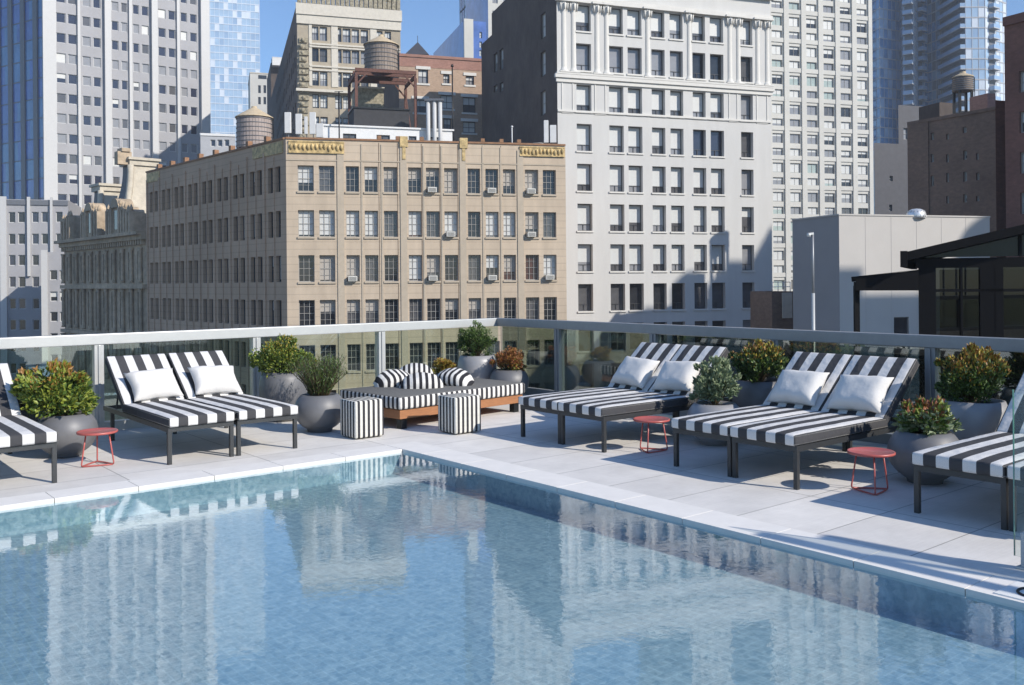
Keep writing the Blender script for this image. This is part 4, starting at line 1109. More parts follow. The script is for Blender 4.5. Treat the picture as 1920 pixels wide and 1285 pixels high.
# two blue condominium towers at the right
Yb = 290
def ring(pxs): return [XY(px, y) for px, y in pxs]
pts = ring([(1625, 296), (1652, 288), (1690, 292), (1696, 286), (1716, 284), (1722, 292), (1742, 296), (1766, 290)])
pts = pts+[pts[-1]+Vector((4, 30)), pts[0]+Vector((0, 34))]
curtain('glass_tower', 'dark blue glass residential tower with stacked balconies right of the beige gridded tower', pts, Z(1700, -185, 290), Z(1700, 330, 290), 1.9, 3.08,
        ['teal_glass', 'blue_glass2', 'pale_glass2', 'slab_dark'], [[0, 1, 0], [1, 1, 2], [3, 1], [0, 1, 0], [1, 0], [1, 2], [3, 1, 0], [0]], 'slab',
        balc=((0, .4, 3.7), (3, .3, 3.1), (5, .3, 3.0)), slab_out=.10)
pts = ring([(1763, 300), (1768, 291), (1813, 276), (1850, 276), (1890, 283)]); pts = pts+[pts[-1]+Vector((4, 30)), pts[0]+Vector((0, 34))]
curtain('glass_tower', 'blue and white glass residential tower with slanting balconies at the far right', pts, Z(1820, -140, 285), Z(1820, 330, 285), 2.0, 3.08,
        ['teal_glass', 'pale_glass2', 'pale_glass', 'pale_band'], [[0, 1], [0, 1, 0], [1, 2, 2, 3], [2, 3, 3], [3]], 'slab',
        balc=((1, .8, 15.2), (3, 2.0, 5.6)), slab_out=.10)

# ---------------------------------------------------------------- beige gridded tower
bb_, A7, B7, L7, nf, cw = tower('gridded_tower', 'beige gridded apartment tower just right of the white building', 1440, 190, 1635, DG, Z(1500, -255, 191), Z(1500, 660, 191), 24, DS, 6, 3.02, .60, .66,
    ['grid_green', 'grid_grey', 'grid_green', 'grid_grey', 'grid_grey', 'grid_mid', 'grid_dark'], ['beige', 'beige'], blp=(0, 0, .5, .92, .3), rev=.35, marg=.015)
m = MB(); zt7 = Z(1500, -255, 191)
for c in range(7): a = L7*.015+cw*c; strip(m, A7, DG, max(0, a-cw*.13), min(L7, a+cw*.13), ZST, zt7+.1, .30)
m.build('piers', 'beige', bb_.t)
m = MB()
for f in range(0, nf+1, 2): z = zt7-3.02*(f-.0); strip(m, A7, DG, 0, L7, z-.45, z+.45, .18)
m.build('floor_bands', 'beige', bb_.t); bb_.place()

# ---------------------------------------------------------------- olive loft building with ornate corner
bo, A8, B8, L8, nf8, cw8 = tower('loft_building', 'olive and cream loft building with an ornate crown behind the rooftop water tank', 560, 155, 752, DG, Z(560, -2, 155), Z(560, 330, 155), 95, DS, 1, 3.8, .01, .5, ['loft_dark'], ['olive', 'dark_brick'], rev=.4)
bo.wins = []
for ch in list(bo.t.children): bpy.data.objects.remove(ch)
ops = []
for k, (y0, y1) in enumerate(((50, 76), (91, 116), (134, 161), (177, 203), (219, 246), (262, 288))):
    for (x0, x1) in ((585.5, 598), (600, 614), (628, 641), (643, 658), (660, 674), (677, 691), (706, 718), (722, 734)):
        a = hit(x0, 150, A8, DG)[0]; e = hit(x1, 150, A8, DG)[0]; z = Z(590, y0, 156); hh = (y1-y0)/1740*156
        ops.append((a, e, z-hh, z, 'loft_'+rnd.choice(['mid', 'grey', 'dark']), {0: .42, 1: 0, 2: rnd.choice([.6, .3]), 3: rnd.choice([.9, .9, .5])}.get(k, .3)))
wm = MB(); z8 = Z(560, 6, 155)
bo.wall(wm, A8, B8, ZST, z8, ops, 0, .4); D8 = A8+DS*95; C8 = B8+DS*95
sd = [(k*4.4+1.2, k*4.4+3.0, z8-6-f*3.9, z8-4-f*3.9, 'loft_dark', 0) for k in range(8, 21) for f in range(6)]
bo.wall(wm, D8, A8, ZST, z8, sd, 1, .3); bo.wall(wm, B8, C8, ZST, z8, [], 1); bo.wall(wm, C8, D8, ZST, z8, [], 1)
wm.build('wall', ['olive', 'dark_brick'], bo.t)
m = MB(); m.face([v3(A8, z8), v3(B8, z8), v3(C8, z8), v3(D8, z8)]); m.build('roof', 'roof', bo.t)
m = MB()
strip(m, A8, DG, -.2, L8+.2, Z(560, 27, 155), z8, .5); strip(m, A8, DG, -.1, L8+.1, Z(560, 44, 155), Z(560, 27, 155), .3)
for y in (79, 84, 121, 128): strip(m, A8, DG, 2.0, L8-.1, Z(560, y+3, 155), Z(560, y, 155), .22)
strip(m, A8, DG, -.3, L8, Z(560, 172, 155), Z(560, 167, 155), .9)
for x in (582, 624, 697): a = hit(x, 150, A8, DG)[0]; strip(m, A8, DG, a-.2, a+.9 if x > 600 else a+.3, Z(560, 160, 155), Z(560, 44, 155), .12)
m.build('bands', 'olive_trim', bo.t)
m = MB()
for k in range(17):
    z = Z(560, 262-k*12, 155); a = .15; strip(m, A8, DG, a+rnd.uniform(0, .2), a+1.6+rnd.uniform(-.3, .2), z-.85, z-.1, .25+rnd.uniform(0, .3))
    m.lathe([(.0, -.35), (.3, -.2), (.38, .1), (.2, .35), (0, .4)], v3(A8+DG*(.9+rnd.uniform(-.3, .3))+Vector((DG.y, -DG.x))*.3, z-.5), 8)
m.build('corner_ornament', 'orn', bo.t)
m = MB()
zz = z8
for k in range(22):
    a = L8*k/22; strip(m, A8, DG, a+.08, a+L8/22-.08, zz, zz+rnd.uniform(1.2, 1.9), .55, .4)
    m.lathe([(.0, 0), (.4, .1), (.45, .5), (.25, .8), (0, .95)], v3(A8+DG*(a+.4), zz+1.3), 8)
m.build('crown', 'orn', bo.t)
bo.place()

# ---------------------------------------------------------------- plain boxes of the middle distance
def block(name, label, x0, Y, x1, ytop, depth, mat_f, wins, style, bl=(0,), dF_=DG, dS_=DS, mats_side=None, cap=None, rev=.3, lint=None, zlow_=ZST, sidewins=()):
    A_ = XY(x0, Y); s_ = hit(x1, 200, A_, dF_)[0]; B_ = A_+dF_*s_; zt_ = Z(x0, ytop, Y)
    q = Bld(name, label, A_, zlow_); wm_ = MB(); op = []
    lt = MB()
    for (wx0, wx1, y0, y1) in wins:
        a, zz_ = hit(wx0, y0, A_, dF_); e, z1_ = hit(wx1, y1, A_, dF_); op.append((a, e, z1_, zz_, rnd.choice(style), rnd.choice(bl)))
        if lint:
            lt = MB(); strip(lt, A_, dF_, a-.3, e+.3, zz_+.01, zz_+.4, .1, 0); lt.build('lintel', lint, q.t)
            lt = MB(); strip(lt, A_, dF_, a-.2, e+.2, z1_-.25, z1_-.01, .1, 0); lt.build('window_sill', lint, q.t)
    q.wall(wm_, A_, B_, zlow_, zt_, op, 0, rev)
    D_ = A_+dS_*depth; C_ = B_+dS_*depth; so2 = []
    for (wx0, wx1, y0, y1) in sidewins:
        a, zz_ = hit(wx0, y0, D_, -dS_); e, _ = hit(wx1, y0, D_, -dS_); _, z1_ = hit(wx0, y1, D_, -dS_); so2.append((a, e, z1_, zz_, rnd.choice(style), rnd.choice(bl)))
    q.wall(wm_, D_, A_, zlow_, zt_, so2, 1, rev); q.wall(wm_, B_, C_, zlow_, zt_, [], 1); q.wall(wm_, C_, D_, zlow_, zt_, [], 1)
    wm_.build('wall', [mat_f, mats_side or mat_f], q.t)
    m = MB(); m.face([v3(A_, zt_-.15), v3(B_, zt_-.15), v3(C_, zt_-.15), v3(D_, zt_-.15)]); m.build('roof', 'roof', q.t)
    if cap:
        m = MB(); strip(m, A_, dF_, 0, s_, zt_-.1, zt_+.25, .12, .3); strip(m, D_, -dS_, 0, depth-.3, zt_-.1, zt_+.25, .12, .3); m.build('coping', cap, q.t)
    q.place(); return q, A_, B_, zt_
# red brick apartment house, its lower right shaded by the white building
block('brick_building', 'red brick apartment building with three white trimmed windows behind the roof tank', 750, 119.5, 925, 104, 16, 'brick_tan',
      [(784, 803, 130, 157), (831, 843, 139, 157), (873, 889, 142, 160), (776, 800, 186, 212), (826, 850, 178, 205), (868, 892, 182, 212), (832, 846, 222, 245), (868, 892, 228, 250)], ['loft_grey', 'loft_mid'], (.5, .9), lint='whitetrim', mats_side='dark_brick', cap='brick_red')
A_b = XY(750, 119.5); m = MB(); strip(m, A_b, DG, 0, hit(925, 200, A_b, DG)[0], Z(750, 124, 119.5), Z(750, 107, 119.5), .04, .0)
m.build('brick_band', 'brick_red', [o for o in bpy.data.objects if o.get('label', '').startswith('red brick apartment building with three')][0])
q = XY(786, 150); t = thing('pyramid_roof', 'dark pointed pyramid roof peeping above the red brick building', 'roof', (q.x, q.y, ZST))
m = MB(); z0_ = Z(786, 108, 150); z1_ = Z(786, 79, 150); r = 1.95
m.box(-r*.95, r*.95, -r*.95, r*.95, 0, z0_-ZST)
c4 = [(-r, -r), (r, -r), (r, r), (-r, r)]
for i in range(4): m.face([(*c4[i], z0_-ZST), (*c4[(i+1) % 4], z0_-ZST), (0, 0, z1_-ZST)], 1)
m.tube([(0, 0, z1_-ZST-.2), (0, 0, z1_-ZST+1.0)], .05, 6, 1)
m.build('tower_head', ['dark_brick', 'slate'], t)
# dark blue tower with pale piers, seen between the brick and white buildings
A9 = XY(918, 215); z9 = Z(900, -420, 215)
curtain('glass_tower', 'dark blue tower with a pale corner strip beside the dark brick side wall', [A9, A9+DG*3, A9+DG*3+DS*26, A9+DS*26], z9, -15, 2.2, 3.4, ['blue_glass', 'slab_dark', 'pale_glass2', 'mullion'], [[0], [0], [0], [0, 1, 0, 2]], 'slab_dark')
tower('pale_tower', 'pale tower behind the white building, only its left edge visible', 918.5, 212, 1062, DG, z9-3, 20, 20, DS, 7, 3.4, .5, .5, ['grid_grey', 'grid_mid'], ['beige', 'blue_glass'])[0].place()
A9b = XY(890, 205); s9 = 1
block('tower_wing', 'lower blue glass wing with a cream strip in front of the dark blue tower', 873, 200, 913, 38, 30, 'blue_glass', [(899, 904, 60, 72), (899, 904, 78, 90), (899, 904, 94, 106)], ['punched_grey'], (.9,), mats_side='blue_glass')
p = XY(873, 199.6); t = thing('stair_shaft', 'cream vertical shaft on the lower blue glass wing', 'building', (p.x, p.y, ZST), math.atan2(DG.y, DG.x)); m = MB(); m.box(-.1, 1.95, -.5, .0, 0, Z(880, 37, 200)-ZST); m.build('shaft', 'beige', t)
tower('pale_tower', 'pale tower hidden behind the white building, mirrored in the pool', 1290, 150, 1362, DG, Z(1290, -330, 150), 30, 20, DS, 4, 3.4, .5, .5, ['grid_grey', 'grid_mid'], ['beige', 'beige'])[0].place()
# dark building between glass tower and loft building
block('dark_building', 'dark narrow building with a sunlit white roof box left of the loft building', 510, 235, 548, 118, 20, 'dark_brick', [], ['loft_dark'])
p = XY(513, 233); t = thing('roof_box', 'small sunlit white box on top of the dark narrow building', 'roof box', (p.x, p.y, Z(513, 122, 233)), math.atan2(DG.y, DG.x)); m = MB(); m.box(0, 3.2, 0, 5, 0, 1.9); m.box(-.05, 3.25, -.05, 5.05, 1.9, 2.05); m.build('shell', 'white_paint', t)
block('cream_building', 'small cream ornate tower just above the left rooftop water tank', 471, 300, 513, 137, 20, 'beige', [(484, 489, 160, 175), (494, 499, 160, 175), (484, 489, 182, 196), (494, 499, 182, 196), (484, 500, 141, 149)], ['loft_dark'], mats_side='olive_trim', cap='stone_cream')
block('glazed_block', 'low blue glazed block behind the roofline of the mansard building', 377, 135, 441, 253, 15, 'slab', [(395, 404, 262, 275), (408, 417, 262, 275), (421, 430, 262, 275)], ['tower_navy'], cap='white_paint')

# ---------------------------------------------------------------- mansard building
dM = dL; s_end = D-dM*0; Mm = D-dM*27.5        # continues the side street line of the tan building
Yn = Mm
bm_ = Bld('mansard_building', 'ornate grey stone building with mansard roofs and carved dormers, left of the tan building', Mm, ZST)
zcn = 7.0; ops = []; LM = 27.5
for (z1_, z0_) in ((5.2, 2.2), (.9, -3.2), (-4.9, -9)):
    for k in range(10):
        a = .9+k*2.65; ops.append((a, a+1.35, z0_, z1_, 'loft_'+rnd.choice(['dark', 'dark', 'mid']), 0))
wm = MB(); D_m = D-dM*.02
bm_.wall(wm, Mm, D_m, ZST, zcn, ops, 0, .5)
nM = Vector((dM.y, -dM.x)); bk = -nM*16
bm_.wall(wm, D_m, D_m+bk, ZST, zcn, [], 0); bm_.wall(wm, D_m+bk, Mm+bk, ZST, zcn, [], 0); bm_.wall(wm, Mm+bk, Mm, ZST, zcn, [], 0)
wm.build('wall', 'stone_dark', bm_.t)
m = MB()
strip(m, Mm, dM, -.5, LM-.1, zcn-.1, zcn+.25, 1.1); strip(m, Mm, dM, -.2, LM-.1, zcn-.6, zcn-.1, .6); strip(m, Mm, dM, -.2, LM-.1, 1.25, 1.7, .5); strip(m, Mm, dM, -.2, LM-.1, -4.2, -3.8, .5)
for k in range(40): a = .2+k*.68; strip(m, Mm, dM, a, a+.3, zcn-1.1, zcn-.6, .45)
m.build('cornice', 'stone_dark', bm_.t)
for k in range(11):
    a = .15+k*2.6
    for (z0_, z1_) in ((1.9, 5.6), (-3.6, 1.2), (-9, -4.3)): m = MB(); m.lathe([(.26, z0_), (.2, z0_+.3), (.18, z1_-.4), (.28, z1_)], v3(Mm+dM*a+nM*.22, 0), 8); m.build('column', 'stone_dark', bm_.t)
m = MB(); m.face([v3(Mm, zcn), v3(D_m, zcn), v3(D_m+bk, zcn), v3(Mm+bk, zcn)]); m.build('roof_deck', 'roof', bm_.t)
def mansard(s0_, s1_, zt_, dep, name):
    """concave curved roof pavilion"""
    m = MB(); N_ = 10; rings = []
    for k in range(N_+1):
        f = k/N_; z = zcn+.3+(zt_-zcn-.3)*f; ins = (dep*.30)*(1-(1-f)**2.2)
        rings.append([v3(Mm+dM*(s0_+ins)-nM*(.6+ins), z), v3(Mm+dM*(s1_-ins)-nM*(.6+ins), z), v3(Mm+dM*(s1_-ins)-nM*(dep-ins), z), v3(Mm+dM*(s0_+ins)-nM*(dep-ins), z)])
    for k in range(N_):
        for j in range(4):
            m.face([rings[k][j], rings[k][(j+1) % 4], rings[k+1][(j+1) % 4], rings[k+1][j]], 1 if j == 1 else 0)  # sun side painted cream for its light, shaded sides slate
    m.face(rings[-1], 1); r = rings[-1]
    o = m.build('mansard_roof', ['slate', 'stone_cream'], bm_.t)
    m = MB(); p0 = Vector(r[0][:2]); 
    w_ = (Vector(r[1])-Vector(r[0])).length; dd = (Vector(r[2])-Vector(r[1])).length
    strip(m, p0, dM, -.25, w_+.25, zt_, zt_+.6, .3, dd+.3); strip(m, p0, dM, -.5, w_+.5, zt_+.6, zt_+.9, .5, dd+.5)
    m.build('roof_crest', 'stone_cream', bm_.t)
    for e in (1,):
        m = MB(); pts_ = [Vector(rings[k][e])+Vector(v3(nM, 0))*.1 for k in range(N_+1)]; m.tube(pts_, .38, 6); m.build('roof_rib', 'stone_cream', bm_.t)
mansard(9.3, 17.2, 15.7, 8.5, 'a'); mansard(.4, 7.6, 13.4, 7.5, 'b')
def dormer(a, w_, h_):
    m = MB()
    strip(m, Mm, dM, a, a+w_, zcn+.3, zcn+h_, .25, 1.6)
    for e in (a-.12, a+w_-.3): strip(m, Mm, dM, e, e+.42, zcn+.3, zcn+h_+.2, .5, .1); m.lathe([(.0, -.1), (.22, .1), (.2, .35), (.08, .6), (0, .8)], v3(Mm+dM*(e+.2)+nM*.2, zcn+h_+.2), 8)
    n_ = 12
    for k in range(n_):   # arched head
        t0, t1 = math.pi*k/n_, math.pi*(k+1)/n_; r_ = w_*.5
        c_ = a+w_/2
        def q_(t__, rr, o_): p_ = Mm+dM*(c_+math.cos(t__)*rr)+nM*o_; return (p_.x, p_.y, zcn+h_+math.sin(t__)*rr*.8)
        m.face([q_(t0, r_, .5), q_(t1, r_, .5), q_(t1, r_*.1, .5), q_(t0, r_*.1, .5)]); m.face([q_(t0, r_, .5), q_(t0, r_, -1.2), q_(t1, r_, -1.2), q_(t1, r_, .5)])
    m.build('dormer', 'stone_dark', bm_.t)
    m = MB(); strip(m, Mm, dM, a+w_*.28, a+w_*.72, zcn+.8, zcn+h_-.3, .30, 0); m.build('dormer_window', 'pane_dark', bm_.t)
for (a, w_, h_) in ((.3, 1.2, 2.6), (2.6, .9, 3.0), (7.9, 1.0, 3.0), (9.4, 2.4, 3.4), (12.6, 1.0, 3.0), (16.6, 1.0, 2.8), (18.0, 2.6, 3.2), (21.2, 1.0, 2.8), (22.8, 1.0, 2.4)): dormer(a, w_, h_)
m = MB()
strip(m, Mm, dM, 13.5, 14.6, 15.7, 17.2, -3.2, 1.6); strip(m, Mm, dM, 13.3, 14.8, 17.2, 17.6, -3.0, 2.0)
m.build('chimney', 'stone_dark', bm_.t)
bm_.place()

# ---------------------------------------------------------------- roof of the tan building
RZ = ZT-.9
def atp(px, Y, z=RZ): p = XY(px, Y, 250); return (p.x, p.y, z)
def tank(name_label, px, Y, ybot, ytop, ycone, diam, mat, legs=True, base=RZ):
    p = XY(px, Y, 250); zb_ = Z(px, ybot, Y); zt_ = Z(px, ytop, Y); zc_ = Z(px, ycone, Y); r = diam/2
    t = thing('water_tank', name_label, 'water tank', (p.x, p.y, base))
    m = MB(); n = 36
    for j in range(n):
        a0 = 2*math.pi*j/n; a1 = 2*math.pi*(j+.92)/n
        m.face([(r*math.cos(a0), r*math.sin(a0), zb_-base), (r*math.cos(a1), r*math.sin(a1), zb_-base), (r*.97*math.cos(a1), r*.97*math.sin(a1), zt_-base), (r*.97*math.cos(a0), r*.97*math.sin(a0), zt_-base)])
    m.lathe([(r*.975, zb_-base), (r*.945, zt_-base)], n=36)
    m.build('barrel', mat, t)
    nb = 7
    for k in range(nb):
        z = zb_-base+(zt_-zb_)*(.06+.88*k/(nb-1)); rr = r*(1-.03*(k/nb))+.02
        m = MB(); m.tube([(rr*math.cos(2*math.pi*j/36), rr*math.sin(2*math.pi*j/36), z) for j in range(36)], .035, 5, closed=True); m.build('hoop', 'slab_dark', t)
    m = MB(); m.lathe([(0, zt_-base), (r*1.07, zt_-base), (r*1.05, zt_-base+.08), (.28, zc_-base-.15), (.25, zc_-base), (0, zc_-base+.05)], n=24, smooth=False); m.build('cone_roof', 'tank_roof', t)
    if legs:
        for (sx, sy) in ((-1, -1), (1, -1), (1, 1), (-1, 1)):
            m = MB(); m.box(sx*r*.62-.1, sx*r*.62+.1, sy*r*.62-.1, sy*r*.62+.1, 0, zb_-base); m.build('leg', 'black_metal', t)
    m = MB(); m.bar((r+.1, -.2, 0 if legs else zb_-base), (r+.1, -.2, zt_-base), .05, .05); m.bar((r+.1, .2, 0 if legs else zb_-base), (r+.1, .2, zt_-base), .05, .05)
    for k in range(12): z = (zt_-zb_)*k/12+zb_-base; m.bar((r+.1, -.2, z), (r+.1, .2, z), .03, .03)
    m.build('ladder', 'black_metal', t)
    return t
tank('pale wooden water tank with a cone roof at the left end of the tan roof', 477, 92, 279, 222, 200, 3.5, 'wood_tank2')
tk = XY(716, 96, 200); zp = Z(716, 141, 96)
tank('weathered wooden water tank standing on the rusty steel frame', 716, 96, 140, 86, 66, 3.45, 'wood_tank', legs=False, base=zp)
t = thing('tank_frame', 'rusty steel frame carrying the upper water tank', 'steel frame', (tk.x, tk.y, RZ), R_(17.5))
hz = zp-RZ; m = MB(); hx, hy = 3.0, 2.6
for y in (-hy, -hy*.4, hy*.4, hy): m.bar((-hx-.1, y, hz-.18), (hx+.1, y, hz-.18), .22, .34)
for x in (-hx, hx): m.bar((x, -hy, hz-.55), (x, hy, hz-.55), .2, .34)
m.build('platform', 'rust', t)
for (x, y) in ((-hx, -hy), (hx, -hy), (hx, hy), (-hx, hy)):
    m = MB(); m.box(x-.14, x+.14, y-.14, y+.14, 0, hz-.72); m.build('leg', 'rust', t)
m = MB()
for sx in (-1, 1):
    for y in (-hy, hy): m.bar((sx*hx, y, hz-1.7), (sx*(hx-1.1), y, hz-.45), .14, .14)
m.bar((-hx, -hy+.02, 1.0), (-hx, hy, hz-1.2), .1, .1); m.bar((hx, -hy, 1.0), (hx, hy, hz-1.2), .1, .1)
m.build('braces', 'rust', t)
def rbox(name, label, cat, px0, px1, Y, ytop, dep, mat, z0=RZ, extra=None, ang=None):
    p = XY(px0, Y, 250); q = XY(px1, Y, 250); an = math.atan2(DG.y, DG.x) if ang is None else ang
    w_ = (q-p).length*.97; zt_ = Z(px0, ytop, Y)
    t = thing(name, label, cat, (p.x, p.y, z0), an); m = MB(); m.box(0, w_, 0, dep, 0, zt_-z0); m.build('body', mat, t)
    return t, w_, zt_-z0
t, w_, h_ = rbox('machine_room', 'black sheet metal box under the steel frame on the tan roof', 'machine room', 664, 772, 91, 203, 4, 'tar')
m = MB(); m.box(-.12, w_+.1, -.12, 4.1, h_, h_+.15); m.build('coping', 'black_metal', t)
t, w_, h_ = rbox('stone_stub', 'weathered stone bulkhead standing inside the rusty steel frame', 'bulkhead', 668, 722, 97.5, 165, 3, 'orn')
m = MB(); m.box(-.08, w_+.08, -.08, 3.1, h_, h_+.2); m.build('coping', 'olive_trim', t)
# white penthouse
p = XY(606, 88, 250); an = math.atan2(DG.y, DG.x)
A10 = XY(604, 88); s10 = hit(848, 240, A10, DG)[0]; bp_ = Bld('penthouse', 'long low white penthouse on the roof of the tan building', A10, RZ)
wm = MB(); zt10 = Z(604, 236, 88); ops = []
for (x0, x1) in ((643, 668), (706, 731), (766, 781), (804, 829)):
    a = hit(x0, 250, A10, DG)[0]; e = hit(x1, 250, A10, DG)[0]; ops.append((a, e, zt10-1.45, zt10-.65, 'loft_mid', 0))
B10 = A10+DG*s10
bp_.wall(wm, A10, B10, RZ, zt10, ops, 0, .2); bp_.wall(wm, B10, B10+DS*2.4, RZ, zt10, [], 0); bp_.wall(wm, B10+DS*2.4, A10+DS*2.4, RZ, zt10, [], 0); bp_.wall(wm, A10+DS*2.4, A10, RZ, zt10, [], 0)
wm.build('wall', 'white_paint', bp_.t)
m = MB(); strip(m, A10, DG, -.1, s10+.15, zt10, zt10+.16, .15, 2.6); m.build('roof', 'white_paint', bp_.t); bp_.place()
# antennas
def antenna(px, Y, y0, y1, w_, lab):
    t = thing('antenna', lab, 'antenna', atp(px, Y))
    zt_ = Z(px, y0, Y)-RZ; zb_ = Z(px, y1, Y)-RZ
    m = MB(); m.box(-w_/2, w_/2, -.12, .12, max(zb_, .3), zt_); m.build('panel', 'white_paint', t, bevel=.03)
    m = MB(); m.tube([(0, .2, 0), (0, .2, zt_*.9)], .04, 6); m.build('mast', 'alu_dark', t)
    for z in (zb_+.3, zt_-.3):
        pass
    return t
for (px, y0, y1, w_, lab) in ((540, 211, 250, .52, 'leftmost white antenna panel on the tan roof corner'), (560.5, 214, 252, .52, 'second white antenna panel from the tan roof corner'),
                            (574, 219, 252, .26, 'slim white antenna panel, third from the tan roof corner'), (586.5, 211, 252, .50, 'fourth white antenna panel from the tan roof corner'), (600, 232, 258, .6, 'short white antenna box left of the penthouse'),
                            (1024, 226, 268, .40, 'white antenna at the right end of the tan roof, left of the taller one'), (1037, 235, 268, .55, 'white antenna panel touching the white building edge')):
    antenna(px, 77.5+(3.5 if px > 900 else 0), y0, y1, w_, lab)
t = thing('dish', 'small white dish and box at the right end of the tan roof', 'dish', atp(1008, 81)); m = MB(); m.tube([(0, 0, 0), (0, 0, 1.0)], .04, 6); m.build('mast', 'alu_dark', t)
m = MB(); m.lathe([(0, 0), (.3, .05), (.5, .2), (.52, .22), (.3, .08), (0, .03)], (0, 0, 1.0), 16); m.build('reflector', 'white_paint', t)
t = thing('roof_hatch', 'flat white roof box behind the parapet near the white building', 'roof box', atp(982, 82)); m = MB(); m.box(-.9, .9, 0, 1.2, 0, 1.05); m.box(-1, 1, -.1, 1.3, 1.05, 1.15); m.build('body', 'white_paint', t)
t = thing('flagpole', 'thin bare mast on the tan roof in front of the dark wall', 'mast', atp(960, 81.5)); m = MB(); m.tube([(0, 0, 0), (0, 0, Z(960, 240, 81.5)-RZ)], .05, 6); m.lathe([(0, 0), (.1, .05), (.1, .15), (0, .2)], (0, 0, Z(960, 240, 81.5)-RZ), 8); m.build('pole', 'white_paint', t)
t = thing('roof_pipes', 'three pale upright pipes between the penthouse and the dark wall', 'pipes', atp(815, 90.5)); 
for k, x in enumerate((-.62, .0, .55)):
    m = MB(); m.tube([(x, 0, 0), (x, 0, Z(815, 190, 90.5)-RZ)], .2, 10); m.build('pipe', 'white_pier', t)
m = MB(); m.box(-.95, .9, -.3, .3, Z(815, 190, 90.5)-RZ, Z(815, 186, 90.5)-RZ); m.build('cap', 'slab_dark', t)
m0 = thing('pipe_mast', 'tall thin black pole in front of the brick building', 'pole', atp(849, 92)); m = MB(); m.tube([(0, 0, 0), (0, 0, Z(849, 127, 92)-RZ)], .07, 6); m.lathe([(0, 0), (.16, .1), (.1, .3), (0, .35)], (0, 0, Z(849, 127, 92)-RZ), 8); m.build('pole', 'black_metal', m0)
m0 = thing('pipe_mast', 'thin black vertical pole left of the steel frame', 'pole', atp(636, 87.5)); m = MB(); m.tube([(0, 0, 0), (0, 0, Z(636, 172, 87.5)-RZ)], .07, 6); m.bar((-.4, 0, Z(636, 172, 87.5)-RZ), (.4, 0, Z(636, 172, 87.5)-RZ), .05, .05); m.build('pole', 'black_metal', m0)

# ---------------------------------------------------------------- right side
# warehouse
A11 = XY(1573, 55); s11 = hit(1856, 450, A11, DG)[0]; B11 = A11+DG*s11; z11 = Z(1573, 404, 55)
bh = Bld('warehouse', 'blank pale rendered box building with a grey shaded left side behind the pavilion', A11, ZST); wm = MB(); D11 = A11+DS*4.7; C11 = B11+DS*4.7
dop = (hit(1676, 596, A11, DG)[0], hit(1704, 596, A11, DG)[0], -3.2, Z(1680, 596, 55.5), 'office_dark', 0)
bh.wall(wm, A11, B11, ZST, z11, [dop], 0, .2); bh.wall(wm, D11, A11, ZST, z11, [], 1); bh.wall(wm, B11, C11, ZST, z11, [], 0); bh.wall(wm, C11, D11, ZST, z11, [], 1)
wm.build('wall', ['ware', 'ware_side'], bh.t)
m = MB(); m.face([v3(A11, z11-.1), v3(B11, z11-.1), v3(C11, z11-.1), v3(D11, z11-.1)]); m.build('roof', 'roof', bh.t)
m = MB(); strip(m, A11, DG, -.05, s11, z11, z11+.09, .05, .3); strip(m, D11, -DS, 0, 4.4, z11, z11+.09, .05, .3); m.build('coping', 'ware', bh.t)
m = MB()
for k in range(1, 6): strip(m, A11, DG, s11*k/6-.02, s11*k/6+.02, -2, z11, .012)
m.build('joints', 'ware', bh.t); bh.place()
p = XY(1718, 57, 400); t = thing('roof_vent', 'rounded metal turbine vent on top of the blank pale building', 'vent', (p.x, p.y, z11-.1))
m = MB(); m.lathe([(.54, 0), (.56, .12), (.56, .3), (.46, .48), (.25, .58), (0, .61)], n=20); m.build('dome', 'vent', t)
m = MB(); 
for k in range(16): a = 2*math.pi*k/16; m.bar((.57*math.cos(a), .57*math.sin(a), .08), (.50*math.cos(a+.2), .50*math.sin(a+.2), .46), .02, .03)
m.build('fins', 'alu_dark', t)
# little brown shed with pale sign left of it
block('stair_bulkhead', 'small dark brown bulkhead in the gap between the white building and the blank pale building', 1446, 70, 1487, 547, 3, 'brick_brown', [], ['loft_dark'])
p = XY(1466, 69.7, 560); t = thing('sign_board', 'blank cream board on the small brown bulkhead', 'board', (p.x, p.y, Z(1466, 597, 69.7)), an); m = MB(); m.box(0, .86, -.06, 0, 0, Z(1466, 549, 69.7)-Z(1466, 597, 69.7)); m.build('panel', 'stone_cream', t, bevel=.01)
t = thing('roof_rail', 'pale pipe railing on top of the small brown bulkhead', 'railing', v3(XY(1448, 69.5, 540), Z(1448, 547, 69.5)), an); m = MB()
for z in (.35, .7): m.tube([(0, 0, z), (1.55, 0, z)], .03, 6)
for x in (0, .5, 1.0, 1.55): m.tube([(x, 0, 0), (x, 0, .72)], .03, 6)
m.build('rails', 'white_paint', t)
# brown brick building and neighbours
d12 = Vector((.5, -.87)).normalized(); A12 = XY(1704, 78); s12 = hit(1882, 300, A12, d12)[0]; B12 = A12+d12*s12; z12 = Z(1704, 234, 78)
b12 = Bld('brick_building', 'dark brown brick building with small pale windows above the blank pale building', A12, ZST); wm = MB(); ops = []
for (x0, x1, y0, y1) in ((1745, 1751, 250, 263), (1805, 1812, 239, 250), (1774, 1779, 252, 262), (1745, 1751, 330, 350), (1806, 1813, 365, 380), (1830, 1836, 368, 378), (1745, 1751, 290, 305), (1806, 1813, 283, 300), (1774, 1779, 290, 305), (1774, 1779, 325, 342), (1806, 1813, 323, 341), (1830, 1835, 288, 300), (1830, 1836, 325, 338), (1774, 1779, 368, 382)):
    a, zt_ = hit(x0, y0, A12, d12); e, _ = hit(x1, y0, A12, d12); _, zb_ = hit(x0, y1, A12, d12); ops.append((a, e, zb_, zt_, 'punched_'+rnd.choice(['grey', 'mid']), rnd.choice([.5, .9, .9])))
